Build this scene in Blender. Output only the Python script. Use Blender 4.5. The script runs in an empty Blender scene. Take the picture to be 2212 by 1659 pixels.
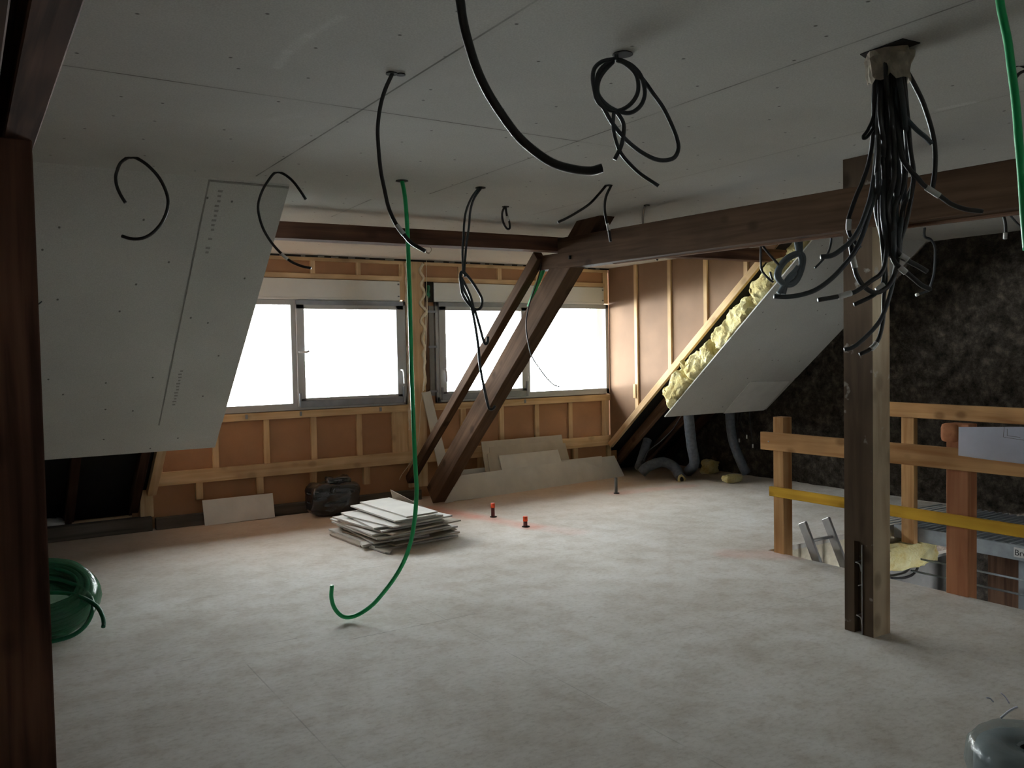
import bpy, bmesh, math, random
from mathutils import Vector, Matrix, noise
random.seed(7)
sc = bpy.context.scene
V = Vector
# ---------------------------------------------------------------- camera
F, CX, CY = 1869.0, 1106.0, 829.5
YAW, PIT, ROL = .567275, -.037932, -.018687
fw = V((math.sin(YAW)*math.cos(PIT), math.cos(YAW)*math.cos(PIT), math.sin(PIT)))
r0 = V((math.cos(YAW), -math.sin(YAW), 0)); u0 = r0.cross(fw)
rt = r0*math.cos(ROL)+u0*math.sin(ROL); up = -r0*math.sin(ROL)+u0*math.cos(ROL)
EYE = V((0, 0, 1.6))
cam = bpy.data.cameras.new('camera'); co = bpy.data.objects.new('camera', cam)
sc.collection.objects.link(co); sc.camera = co
R3 = Matrix((rt, up, -fw)).transposed()
co.matrix_world = Matrix.Translation(EYE) @ R3.to_4x4()
cam.sensor_width = 36; cam.lens = F/2212*36; cam.clip_start = .05
# ---------------------------------------------------------------- world: overcast sky, bright band added under the horizon to light the ceiling, dark roofs below
SKY, EXPO = 15.0, 0.0
W = bpy.data.worlds.new('overcast_sky_bright_band'); sc.world = W; W.use_nodes = True
nt = W.node_tree; nt.nodes.clear()
def wn(t, **k):
    n = nt.nodes.new(t)
    for a, b in k.items(): setattr(n, a, b)
    return n
tc = wn('ShaderNodeTexCoord'); sx = wn('ShaderNodeSeparateXYZ'); rp = wn('ShaderNodeValToRGB')
mr = wn('ShaderNodeMapRange'); bg = wn('ShaderNodeBackground'); wo = wn('ShaderNodeOutputWorld')
nt.links.new(tc.outputs['Generated'], sx.inputs[0]); nt.links.new(sx.outputs['Z'], mr.inputs['Value'])
mr.inputs['From Min'].default_value = -1; mr.inputs['From Max'].default_value = 1
nt.links.new(mr.outputs[0], rp.inputs[0])
cr = rp.color_ramp; cr.elements[0].position = 0; cr.elements[0].color = (.03, .028, .026, 1)
cr.elements[1].position = 1; cr.elements[1].color = (1.6, 1.65, 1.75, 1)
for p, c in ((.42, (.04, .038, .034, 1)), (.45, (6.5, 6.7, 6.9, 1)), (.49, (6.5, 6.7, 6.9, 1)), (.505, (1.5, 1.5, 1.52, 1)), (.56, (1.8, 1.82, 1.86, 1)), (.70, (1.8, 1.83, 1.88, 1))):
    e = cr.elements.new(p); e.color = c
nt.links.new(rp.outputs[0], bg.inputs[0]); bg.inputs[1].default_value = SKY
nt.links.new(bg.outputs[0], wo.inputs[0])
sc.view_settings.view_transform = 'Standard'; sc.view_settings.look = 'None'
sc.view_settings.gamma = 1; sc.view_settings.use_curve_mapping = False
sc.view_settings.exposure = EXPO
sc.cycles.max_bounces = 10; sc.cycles.diffuse_bounces = 6; sc.cycles.transparent_max_bounces = 12
sc.cycles.sample_clamp_indirect = 6

# ---------------------------------------------------------------- pixel helpers (pixel -> point on a plane of the room)
def ray(x, y): return fw + rt*((x-CX)/F) - up*((y-CY)/F)
def on(x, y, a, v):
    d = ray(x, y); i = 'XYZ'.index(a); return EYE + d*((v-EYE[i])/d[i])
def onp(x, y, p, n):
    d = ray(x, y); return EYE + d*((V(p)-EYE).dot(V(n))/d.dot(V(n)))
def atd(x, y, d): return EYE + ray(x, y)*d
def depth(p): return (V(p)-EYE).dot(fw)

# ---------------------------------------------------------------- materials
def mat(name, rough=.8, spec=.3):
    m = bpy.data.materials.new(name); m.use_nodes = True
    b = m.node_tree.nodes['Principled BSDF']; b.inputs['Roughness'].default_value = rough
    b.inputs['Specular IOR Level'].default_value = spec
    return m, m.node_tree, b
def N(t, ty, **k):
    n = t.nodes.new(ty)
    for a, b in k.items():
        if a in n.inputs: n.inputs[a].default_value = b
        else: setattr(n, a, b)
    return n
def ramp(t, stops):
    n = t.nodes.new('ShaderNodeValToRGB'); r = n.color_ramp
    r.elements[0].position, r.elements[0].color = stops[0][0], (*stops[0][1], 1)
    r.elements[1].position, r.elements[1].color = stops[-1][0], (*stops[-1][1], 1)
    for p, c in stops[1:-1]: r.elements.new(p).color = (*c, 1)
    return n
def sc3(c, k): return tuple(min(1, a*k) for a in c)
def mixc(t, a, b, f, mode='MIX'):
    n = t.nodes.new('ShaderNodeMix'); n.data_type = 'RGBA'; n.blend_type = mode
    for s, v in ((0, f), (6, a), (7, b)):
        if hasattr(v, 'links') or hasattr(v, 'is_linked'): t.links.new(v, n.inputs[s])
        else: n.inputs[s].default_value = v if s == 0 else (*v, 1)
    return n.outputs[2]
def plain(name, c, rough=.7, metal=0, spec=.3, var=.12, scale=12):
    m, t, b = mat(name, rough, spec)
    tc = N(t, 'ShaderNodeTexCoord'); no = N(t, 'ShaderNodeTexNoise', Scale=scale, Detail=4.0)
    t.links.new(tc.outputs['Object'], no.inputs['Vector'])
    rp = ramp(t, [(.3, sc3(c, 1-var)), (.7, sc3(c, 1+var))]); t.links.new(no.outputs['Fac'], rp.inputs[0])
    t.links.new(rp.outputs[0], b.inputs['Base Color']); b.inputs['Metallic'].default_value = metal
    return m
def wood(name, c, dark, grain=1.0, knot=.5, rough=.75, stain=None):
    # grain runs along the local X axis of each timber
    m, t, b = mat(name, rough+.1, .06)
    tc = N(t, 'ShaderNodeTexCoord'); mp = N(t, 'ShaderNodeMapping'); mp.inputs['Scale'].default_value = (1.2, 22*grain, 22*grain)
    oi = N(t, 'ShaderNodeObjectInfo'); ad = N(t, 'ShaderNodeVectorMath', operation='ADD')
    ml = N(t, 'ShaderNodeMath', operation='MULTIPLY'); ml.inputs[1].default_value = 37.
    t.links.new(oi.outputs['Random'], ml.inputs[0]); t.links.new(tc.outputs['Object'], ad.inputs[0]); t.links.new(ml.outputs[0], ad.inputs[1])
    t.links.new(ad.outputs[0], mp.inputs[0])
    n1 = N(t, 'ShaderNodeTexNoise', Scale=1.0, Detail=5.0, Distortion=.6); t.links.new(mp.outputs[0], n1.inputs['Vector'])
    r1 = ramp(t, [(.3, dark), (.48, tuple((a+b_)/2 for a, b_ in zip(c, dark))), (.7, c)]); t.links.new(n1.outputs['Fac'], r1.inputs[0])
    n2 = N(t, 'ShaderNodeTexNoise', Scale=2.2, Detail=2.0); t.links.new(ad.outputs[0], n2.inputs['Vector'])
    r2 = ramp(t, [(.35, (.78, .76, .74)), (.65, (1.12, 1.1, 1.05))]); t.links.new(n2.outputs['Fac'], r2.inputs[0])
    col = mixc(t, r1.outputs[0], r2.outputs[0], 1.0, 'MULTIPLY')
    if knot:
        m2 = N(t, 'ShaderNodeMapping'); m2.inputs['Scale'].default_value = (3.4, 5., 5.)
        t.links.new(ad.outputs[0], m2.inputs[0])
        vo = N(t, 'ShaderNodeTexVoronoi', Scale=1.0, Randomness=1.0); t.links.new(m2.outputs[0], vo.inputs['Vector'])
        r3 = ramp(t, [(.10, (1, 1, 1)), (.21, (0, 0, 0))]); t.links.new(vo.outputs['Distance'], r3.inputs[0])
        mm = N(t, 'ShaderNodeMath', operation='MULTIPLY'); mm.inputs[1].default_value = knot
        t.links.new(r3.outputs[0], mm.inputs[0])
        col = mixc(t, col, sc3(dark, .4), mm.outputs[0])
    if stain:
        n4 = N(t, 'ShaderNodeTexNoise', Scale=9.0, Detail=6.0); t.links.new(ad.outputs[0], n4.inputs['Vector'])
        r4 = ramp(t, [(.64, (0, 0, 0)), (.70, (.8, .8, .8))]); t.links.new(n4.outputs['Fac'], r4.inputs[0])
        col = mixc(t, col, stain, r4.outputs[0])
    t.links.new(col, b.inputs['Base Color'])
    bp = N(t, 'ShaderNodeBump', Strength=.25, Distance=.004); t.links.new(n1.outputs['Fac'], bp.inputs['Height'])
    t.links.new(bp.outputs[0], b.inputs['Normal'])
    return m
def seg_mask(t, P, a, b, r, soft):
    # 1 within r of the segment a-b in the XY plane of the floor, 0 beyond r+soft
    a = V((*a, 0)); b = V((*b, 0)); ab = b-a
    s = N(t, 'ShaderNodeVectorMath', operation='SUBTRACT'); t.links.new(P, s.inputs[0]); s.inputs[1].default_value = a
    d = N(t, 'ShaderNodeVectorMath', operation='DOT_PRODUCT'); t.links.new(s.outputs[0], d.inputs[0]); d.inputs[1].default_value = ab/ab.length_squared
    c = N(t, 'ShaderNodeClamp'); t.links.new(d.outputs['Value'], c.inputs[0])
    k = N(t, 'ShaderNodeVectorMath', operation='SCALE'); k.inputs[0].default_value = ab; t.links.new(c.outputs[0], k.inputs['Scale'])
    e = N(t, 'ShaderNodeVectorMath', operation='DISTANCE'); t.links.new(s.outputs[0], e.inputs[0]); t.links.new(k.outputs[0], e.inputs[1])
    g = N(t, 'ShaderNodeMapRange'); g.inputs['From Min'].default_value = r; g.inputs['From Max'].default_value = r+soft
    g.inputs['To Min'].default_value = 1; g.inputs['To Max'].default_value = 0
    t.links.new(e.outputs['Value'], g.inputs['Value']); return g.outputs[0]
def mul(t, a, b):
    n = N(t, 'ShaderNodeMath', operation='MULTIPLY')
    for i, v in enumerate((a, b)):
        if isinstance(v, (int, float)): n.inputs[i].default_value = v
        else: t.links.new(v, n.inputs[i])
    return n.outputs[0]
def flatpos(t):
    g = N(t, 'ShaderNodeNewGeometry'); s = N(t, 'ShaderNodeVectorMath', operation='MULTIPLY')
    s.inputs[1].default_value = (1, 1, 0); t.links.new(g.outputs['Position'], s.inputs[0]); return g.outputs['Position'], s.outputs[0]
def plaster(name, c=(.55, .52, .47), joints=(), specks=True, scuffs=()):
    m, t, b = mat(name, .9, .1)
    P, FP = flatpos(t)
    n1 = N(t, 'ShaderNodeTexNoise', Scale=1.1, Detail=6.0, Roughness=.6); t.links.new(P, n1.inputs['Vector'])
    r1 = ramp(t, [(.3, sc3(c, .9)), (.7, sc3(c, 1.06))]); t.links.new(n1.outputs['Fac'], r1.inputs[0]); col = r1.outputs[0]
    n3 = N(t, 'ShaderNodeTexNoise', Scale=160., Detail=1.0); t.links.new(P, n3.inputs['Vector'])
    r3 = ramp(t, [(.3, (.9, .9, .9)), (.7, (1.06, 1.06, 1.06))]); t.links.new(n3.outputs['Fac'], r3.inputs[0])
    col = mixc(t, col, r3.outputs[0], 1.0, 'MULTIPLY')
    if specks:   # screw heads and pin marks
        vo = N(t, 'ShaderNodeTexVoronoi', voronoi_dimensions='2D', Scale=2.9, Randomness=.8); t.links.new(P, vo.inputs['Vector'])
        r2 = ramp(t, [(.013, (1, 1, 1)), (.024, (0, 0, 0))]); t.links.new(vo.outputs['Distance'], r2.inputs[0])
        col = mixc(t, col, (.06, .05, .045), mul(t, r2.outputs[0], .8))
    if joints:
        n5 = N(t, 'ShaderNodeTexNoise', Scale=2.3, Detail=4.0); t.links.new(P, n5.inputs['Vector'])
        r5 = ramp(t, [(.35, (.25, .25, .25)), (.6, (1, 1, 1))]); t.links.new(n5.outputs['Fac'], r5.inputs[0])
        for (a, e, w, s) in joints:
            k = mul(t, mul(t, seg_mask(t, FP, a, e, w, .003), r5.outputs[0]), s)
            col = mixc(t, col, (.07, .062, .052), k)
            k2 = mul(t, mul(t, seg_mask(t, FP, a, e, .01, .03), n5.outputs['Fac']), .25*s)
            col = mixc(t, col, (.30, .27, .23), k2)
    for (a, e, w, s) in scuffs:   # dry filler smears
        k = mul(t, seg_mask(t, FP, a, e, w, .02), n3.outputs['Fac']); col = mixc(t, col, (.8, .8, .77), mul(t, k, s))
    t.links.new(col, b.inputs['Base Color'])
    return m
M = {}
PL = (.55, .55, .515)
M['ceiling'] = plaster('ceiling_plasterboard', PL, joints=[
    ((1.455, -1), (1.455, 4.95), .003, .9), ((2.585, -1), (2.585, 5.0), .003, .7), ((3.72, -1), (3.66, 5.4), .003, .4),
    ((.3, 3.39), (2.585, 3.42), .003, .8), ((2.585, 3.42), (3.1, 3.44), .002, .35), ((2.33, 5.35), (2.36, 6.15), .003, .8)],
    scuffs=[(tuple(on(*a, 'Z', 2.62).xy), tuple(on(*b, 'Z', 2.62).xy), w, s) for a, b, w, s in (((598, 146), (622, 112), .006, .5), ((622, 112), (665, 78), .012, .35), ((665, 78), (738, 36), .005, .45), ((2032, 236), (2100, 222), .012, .7), ((590, 258), (640, 250), .02, .2), ((640, 300), (700, 292), .02, .2))])
M['plaster'] = plaster('plasterboard', PL)
M['plaster_light'] = plain('plasterboard_offcut', (.68, .68, .645), .85, var=.08, scale=5)
M['plaster_edge'] = plain('plasterboard_offcut_tan', (.43, .385, .315), .85, var=.1, scale=5)
M['old_wood'] = wood('old_timber', (.20, .122, .084), (.075, .042, .03), 1, .5)
M['beam_wood'] = wood('beam_timber', (.095, .058, .036), (.046, .026, .016), 1, .6)
M['purlin_wood'] = wood('purlin_timber', (.15, .078, .055), (.05, .026, .02), 1, .4)
M['post_wood'] = wood('post_timber', (.135, .10, .072), (.07, .048, .034), .5, .8, stain=(.40, .38, .35))
M['post_pale_lit'] = wood('post_pale_lit_face', (.64, .54, .40), (.42, .32, .22), .5, .5, stain=(.6, .58, .53))  # dusty pale face, its colour lightened further to stand for light from the rear
M['dark_wood'] = wood('dark_rafter_timber', (.075, .04, .028), (.03, .015, .011), 1, .3)
M['pine'] = wood('pale_pine', (.66, .50, .32), (.50, .34, .19), 1, .35)
M['rail_pine'] = wood('railing_pine', (.52, .32, .155), (.33, .165, .07), .8, .6)
M['rail_red'] = wood('reddish_larch', (.50, .24, .13), (.33, .13, .07), .8, .4)
M['yellow_paint'] = wood('yellow_formwork_board', (.70, .44, .06), (.50, .28, .03), .8, .5)
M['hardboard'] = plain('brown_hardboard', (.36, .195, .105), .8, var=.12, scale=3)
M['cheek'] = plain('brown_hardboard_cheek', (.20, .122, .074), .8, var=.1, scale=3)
M['pvc'] = plain('white_pvc_film', (.62, .64, .66), .35, var=.05, scale=3)
M['seal'] = plain('grey_metal_profile', (.24, .26, .29), .4, .3, var=.1)
M['box_white'] = plain('white_shutter_box', (.72, .75, .74), .5, var=.03, scale=4)
M['black'] = plain('black_plastic_conduit', (.022, .021, .021), .45, spec=.4)
M['wire_grey'] = plain('grey_conduit', (.07, .085, .095), .5)
M['strand_grey'] = plain('dark_grey_conduit', (.04, .045, .05), .5)
M['green'] = plain('green_hose', (.008, .42, .13), .4, spec=.5, var=.06)
M['dark_green'] = plain('dark_green_hose', (.006, .13, .06), .45, spec=.4)
M['label'] = plain('white_label', (.6, .6, .58), .6, var=.05)
M['copper'] = plain('bare_wire', (.5, .42, .33), .4, .5)
M['orange'] = plain('red_orange_paint', (.85, .10, .03), .5)
M['maroon'] = plain('dark_red_pipe', (.16, .05, .05), .6)
M['pipe_grey'] = plain('grey_pipe', (.16, .165, .16), .5)
M['duct'] = plain('grey_duct_sleeve', (.085, .10, .12), .55, spec=.4, var=.25, scale=30)
M['sleeper'] = wood('grey_sleeper', (.13, .115, .10), (.07, .06, .052), 1, .2)
M['membrane'] = plain('black_roof_membrane', (.006, .006, .007), .7)
M['foam'] = plain('pu_foam', (.66, .60, .46), .8, var=.1, scale=25)
M['alu'] = plain('aluminium', (.42, .42, .42), .4, .6, var=.1)
M['zinc'] = plain('zinc_sheet', (.30, .335, .36), .5, .15, var=.15)
M['dark_hole'] = plain('dark_void', (.015, .013, .012), .9)
M['white'] = plain('white_strip', (.62, .62, .60), .6, var=.05)
M['board_grey'] = plain('grey_wallboard', (.20, .195, .185), .9, var=.08)
M['print_grey'] = plain('faint_grey_print', (.30, .29, .27), .9)
M['nail'] = plain('steel_nail', (.4, .4, .4), .35, .8)
def wool():
    m, t, b = mat('glass_wool', .95, .05); tc = N(t, 'ShaderNodeTexCoord')
    n = N(t, 'ShaderNodeTexNoise', Scale=5.0, Detail=8.0, Roughness=.7); t.links.new(tc.outputs['Object'], n.inputs['Vector'])
    r = ramp(t, [(.3, (.50, .32, .11)), (.45, (.62, .53, .25)), (.65, (.70, .66, .40))]); t.links.new(n.outputs['Fac'], r.inputs[0])
    t.links.new(r.outputs[0], b.inputs['Base Color'])
    n2 = N(t, 'ShaderNodeTexNoise', Scale=45.0, Detail=6.0); t.links.new(tc.outputs['Object'], n2.inputs['Vector'])
    bp = N(t, 'ShaderNodeBump', Strength=.9, Distance=.02); t.links.new(n2.outputs['Fac'], bp.inputs['Height']); t.links.new(bp.outputs[0], b.inputs['Normal'])
    return m
M['wool'] = wool()
def stone():
    m, t, b = mat('rubble_stone', .95, .1); P, _ = flatpos(t)
    v = N(t, 'ShaderNodeTexVoronoi', Scale=9.0, Randomness=1.0); t.links.new(P, v.inputs['Vector'])
    n = N(t, 'ShaderNodeTexNoise', Scale=9.0, Detail=8.0, Roughness=.8); t.links.new(P, n.inputs['Vector'])
    r = ramp(t, [(.34, (.012, .010, .008)), (.5, (.065, .056, .046)), (.68, (.17, .15, .125))]); t.links.new(n.outputs['Fac'], r.inputs[0])
    r2 = ramp(t, [(.0, (1.15, 1.1, 1.05)), (.6, (.65, .62, .6))]); t.links.new(v.outputs['Distance'], r2.inputs[0])
    t.links.new(mixc(t, r.outputs[0], r2.outputs[0], 1.0, 'MULTIPLY'), b.inputs['Base Color'])
    bp = N(t, 'ShaderNodeBump', Strength=1.0, Distance=.03); t.links.new(n.outputs['Fac'], bp.inputs['Height']); t.links.new(bp.outputs[0], b.inputs['Normal'])
    return m
M['stone'] = stone()
def floor_mat():
    m, t, b = mat('dusty_chipboard', .8, .2); P, FP = flatpos(t)
    n = N(t, 'ShaderNodeTexNoise', Scale=1.2, Detail=8.0, Roughness=.62); t.links.new(P, n.inputs['Vector'])
    r = ramp(t, [(.3, (.54, .50, .44)), (.55, (.68, .655, .61)), (.75, (.75, .73, .70))]); t.links.new(n.outputs['Fac'], r.inputs[0])
    mp = N(t, 'ShaderNodeMapping'); mp.inputs['Scale'].default_value = (26, 42, 1); t.links.new(P, mp.inputs[0])
    n2 = N(t, 'ShaderNodeTexNoise', Scale=1.0, Detail=6.0, Roughness=.7); t.links.new(mp.outputs[0], n2.inputs['Vector'])
    r2 = ramp(t, [(.32, (.83, .81, .79)), (.5, (1, 1, 1)), (.75, (1.07, 1.065, 1.06))]); t.links.new(n2.outputs['Fac'], r2.inputs[0])
    col = mixc(t, r.outputs[0], r2.outputs[0], 1.0, 'MULTIPLY')
    n7 = N(t, 'ShaderNodeTexNoise', Scale=4.5, Detail=7.0, Roughness=.7); t.links.new(P, n7.inputs['Vector'])
    r7 = ramp(t, [(.36, (.86, .83, .80)), (.5, (.98, .98, .98)), (.64, (1.05, 1.06, 1.08))]); t.links.new(n7.outputs['Fac'], r7.inputs[0])
    col = mixc(t, col, r7.outputs[0], 1.0, 'MULTIPLY')
    # warmer, less dusty chipboard near the eave wall
    sp = N(t, 'ShaderNodeSeparateXYZ'); t.links.new(P, sp.inputs[0])
    g = N(t, 'ShaderNodeMapRange'); g.inputs['From Min'].default_value = 6.0; g.inputs['From Max'].default_value = 8.2; t.links.new(sp.outputs['Y'], g.inputs['Value'])
    col = mixc(t, col, (.50, .36, .24), mul(t, g.outputs[0], mul(t, n.outputs['Fac'], 1.25)))
    n3 = N(t, 'ShaderNodeTexNoise', Scale=3.0, Detail=5.0); t.links.new(P, n3.inputs['Vector'])
    r3 = ramp(t, [(.40, (0, 0, 0)), (.55, (1, 1, 1))]); t.links.new(n3.outputs['Fac'], r3.inputs[0])
    for a, e, s in (((.9, 4.75), (1.55, 4.75), .7), ((1.75, 4.55), (2.6, 4.55), .75), ((2.3, 6.0), (3.1, 6.0), .7), ((1.0, 5.9), (2.2, 6.0), .4),
                    ((1.2, 2.6), (1.2, 4.6), .45), ((2.4, 1.5), (2.4, 5.2), .35), ((3.2, 3.6), (5.3, 3.6), .35), ((4.6, 5.6), (6.6, 5.7), .4), ((3.4, 4.7), (5.2, 4.7), .3)):
        k = mul(t, mul(t, seg_mask(t, FP, a, e, .0015, .003), r3.outputs[0]), s*.7); col = mixc(t, col, (.10, .08, .065), k)
    for a, e, w, s in (((4.05, 7.95), (4.33, 6.5), .03, .55), ((4.1, 7.3), (4.0, 7.9), .10, .3), ((4.33, 6.6), (4.5, 6.1), .06, .25),
                       ((6.1, 7.45), (7.1, 7.35), .04, .35), ((5.0, 4.7), (5.3, 4.4), .08, .3)):
        k = mul(t, mul(t, seg_mask(t, FP, a, e, w, .12), n3.outputs['Fac']), s*1.3); col = mixc(t, col, (.70, .20, .12), k)
    t.links.new(col, b.inputs['Base Color'])
    bp = N(t, 'ShaderNodeBump', Strength=.2, Distance=.003); t.links.new(n2.outputs['Fac'], bp.inputs['Height']); t.links.new(bp.outputs[0], b.inputs['Normal'])
    return m
M['floor'] = floor_mat()
def film_print(name, base):
    # protective film with rows of small grey print marks
    m, t, b = mat(name, .35, .4); P, _ = flatpos(t)
    mp = N(t, 'ShaderNodeMapping'); mp.inputs['Scale'].default_value = (40, 1, 9); t.links.new(P, mp.inputs[0])
    v = N(t, 'ShaderNodeTexVoronoi', Scale=1.0, Randomness=.6); t.links.new(mp.outputs[0], v.inputs['Vector'])
    n = N(t, 'ShaderNodeTexNoise', Scale=60., Detail=3.0); t.links.new(P, n.inputs['Vector'])
    r = ramp(t, [(.14, (.6, .6, .6)), (.24, (0, 0, 0))]); t.links.new(v.outputs['Distance'], r.inputs[0])
    t.links.new(mixc(t, base, (.27, .28, .30), mul(t, r.outputs[0], n.outputs['Fac'])), b.inputs['Base Color']); return m
M['pvc_print'] = film_print('printed_window_film', (.42, .44, .45))
def glassm():
    m = bpy.data.materials.new('window_glass'); m.use_nodes = True; t = m.node_tree; t.nodes.clear()
    o = N(t, 'ShaderNodeOutputMaterial'); a = N(t, 'ShaderNodeBsdfTransparent'); g = N(t, 'ShaderNodeBsdfGlossy', Roughness=.02); x = N(t, 'ShaderNodeMixShader'); x.inputs[0].default_value = .04
    a.inputs[0].default_value = (.96, .98, .97, 1)
    t.links.new(a.outputs[0], x.inputs[1]); t.links.new(g.outputs[0], x.inputs[2]); t.links.new(x.outputs[0], o.inputs[0]); return m
M['glass'] = glassm()
def filmm(name, tint, body, f):
    m = bpy.data.materials.new(name); m.use_nodes = True; t = m.node_tree; b = t.nodes['Principled BSDF']; o = t.nodes['Material Output']
    b.inputs['Base Color'].default_value = (*body, 1); b.inputs['Roughness'].default_value = .14; b.inputs['Specular IOR Level'].default_value = .8
    tc = N(t, 'ShaderNodeTexCoord'); n = N(t, 'ShaderNodeTexNoise', Scale=9.0, Detail=5.0, Distortion=1.5); t.links.new(tc.outputs['Object'], n.inputs['Vector'])
    bp = N(t, 'ShaderNodeBump', Strength=.5, Distance=.02); t.links.new(n.outputs['Fac'], bp.inputs['Height']); t.links.new(bp.outputs[0], b.inputs['Normal'])
    a = N(t, 'ShaderNodeBsdfTransparent'); a.inputs[0].default_value = (*tint, 1); x = N(t, 'ShaderNodeMixShader'); x.inputs[0].default_value = f
    t.links.new(a.outputs[0], x.inputs[1]); t.links.new(b.outputs[0], x.inputs[2]); t.links.new(x.outputs[0], o.inputs[0]); return m
M['film_clear'] = filmm('clear_shrink_film', (.85, .9, .9), (.30, .34, .34), .4)
M['film_green'] = filmm('green_tinted_film', (.5, .85, .65), (.05, .20, .12), .55)
M['film_black'] = filmm('black_bag', (0, 0, 0), (.012, .013, .016), 1.0)

# ---------------------------------------------------------------- object helpers
WM = {}
def reg(o, Mx=None, parent=None, label=None, cat=None, group=None, kind=None):
    sc.collection.objects.link(o); Mx = Mx or Matrix(); WM[o.name] = Mx
    if parent: o.parent = parent; o.matrix_basis = WM[parent.name].inverted() @ Mx
    else: o.matrix_basis = Mx
    if label: o['label'] = label
    if cat: o['category'] = cat
    if group: o['group'] = group
    if kind: o['kind'] = kind
    return o
def empty(name, loc, label, cat, group=None, kind=None):
    o = bpy.data.objects.new(name, None); o.empty_display_size = .1
    return reg(o, Matrix.Translation(V(loc)), None, label, cat, group, kind)
def obj(name, bm, m, Mx=None, parent=None, smooth=False, **k):
    me = bpy.data.meshes.new(name); bmesh.ops.recalc_face_normals(bm, faces=bm.faces); bm.to_mesh(me); bm.free()
    if smooth: me.shade_smooth()
    for x in (m if isinstance(m, (list, tuple)) else [m]): me.materials.append(M[x])
    return reg(bpy.data.objects.new(name, me), Mx, parent, **k)
def abox(bm, a, b, bev=0, mi=0):
    a = V(a); b = V(b); r = bmesh.ops.create_cube(bm, size=1); s = b-a; c = (a+b)/2
    for v in r['verts']: v.co = V((v.co.x*s.x, v.co.y*s.y, v.co.z*s.z))+c
    fs = list({f for v in r['verts'] for f in v.link_faces})
    for f in fs: f.material_index = mi
    if bev: bmesh.ops.bevel(bm, geom=list({e for v in r['verts'] for e in v.link_edges}), offset=bev, segments=1, affect='EDGES')
    return bm
def box(name, a, b, m, parent=None, bev=0, origin=None, **k):
    # axis-aligned box whose own origin sits at its base centre
    a = V(a); b = V(b); o = V(((a.x+b.x)/2, (a.y+b.y)/2, min(a.z, b.z)))
    bm = bmesh.new(); abox(bm, a-o, b-o, bev)
    return obj(name, bm, m, Matrix.Translation(o), parent, **k)
def frame(p0, p1, upv=(0, 0, 1)):
    p0 = V(p0); p1 = V(p1); x = (p1-p0).normalized(); u = V(upv)
    if abs(x.dot(u)) > .98: u = V((0, 1, 0))
    y = u.cross(x).normalized(); z = x.cross(y)
    return Matrix((x, y, z)).transposed().to_4x4(), (p1-p0).length
def timber(name, p0, p1, w, h, m, parent=None, upv=(0, 0, 1), bev=.004, oy=0, oz=0, wob=0, **k):
    # sawn timber from p0 to p1: w across, h along upv
    R, L = frame(p0, p1, upv); Mx = Matrix.Translation(V(p0)) @ R; bm = bmesh.new()
    abox(bm, (0, -w/2+oy, -h/2+oz), (L, w/2+oy, h/2+oz))
    if wob:
        n = max(2, int(L/.25))
        es = [e for e in bm.edges if abs((e.verts[0].co-e.verts[1].co).x) > L*.9]
        bmesh.ops.subdivide_edges(bm, edges=es, cuts=n)
        s = random.random()*50
        for v in bm.verts:
            q = noise.noise_vector(V((v.co.x*1.7+s, v.co.y*4, v.co.z*4)))*wob; v.co += V((0, q.y, q.z))
    if bev: bmesh.ops.bevel(bm, geom=[e for e in bm.edges if len(e.link_faces) == 2 and e.calc_face_angle(0) > 1], offset=bev, segments=1, affect='EDGES')
    return obj(name, bm, m, Mx, parent, **k)
def prism(name, pts, n, th, m, parent=None, **k):
    # polygon pts (world) extruded by th along n
    pts = [V(p) for p in pts]; n = V(n).normalized(); o = min(pts, key=lambda p: p.z)
    bm = bmesh.new(); a = [bm.verts.new(p-o) for p in pts]; b = [bm.verts.new(p-o+n*th) for p in pts]
    bm.faces.new(a); bm.faces.new(b[::-1])
    for i in range(len(a)): bm.faces.new((a[i], b[i], b[(i+1) % len(a)], a[(i+1) % len(a)]))
    return obj(name, bm, m, Matrix.Translation(o), parent, **k)
def spline(pts, n=8):
    P = [V(p) for p in pts]
    if len(P) < 3: return P
    P = [P[0]*2-P[1]]+P+[P[-1]*2-P[-2]]; out = []
    for i in range(1, len(P)-2):
        for j in range(n):
            t = j/n; a, b, c, d = P[i-1:i+3]
            out.append(.5*((2*b)+(c-a)*t+(2*a-5*b+4*c-d)*t*t+(3*b-a-3*c+d)*t**3))
    return out+[P[-2]]
def sweep(bm, pts, r, seg=8, caps=True, flat=1.0):
    rr = r if callable(r) else (lambda i, n: r)
    T = []; n = len(pts)
    for i in range(n): T.append((pts[min(i+1, n-1)]-pts[max(i-1, 0)]).normalized())
    u = T[0].orthogonal().normalized(); rings = []
    for i in range(n):
        u = (u-T[i]*u.dot(T[i])).normalized(); v = T[i].cross(u)
        rings.append([bm.verts.new(pts[i]+(u*math.cos(a)+v*math.sin(a)*flat)*rr(i, n)) for a in (2*math.pi*k/seg for k in range(seg))])
    for a, b in zip(rings, rings[1:]):
        for k in range(seg): bm.faces.new((a[k], a[(k+1) % seg], b[(k+1) % seg], b[k]))
    if caps: bm.faces.new(rings[0][::-1]); bm.faces.new(rings[-1])
def tube(name, pts, r, m, parent=None, seg=8, n=8, o=None, **k):
    q = spline(pts, n); o = V(o) if o else q[0].copy(); bm = bmesh.new(); sweep(bm, [p-o for p in q], r, seg)
    return obj(name, bm, m, Matrix.Translation(o), parent, smooth=True, **k)
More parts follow.
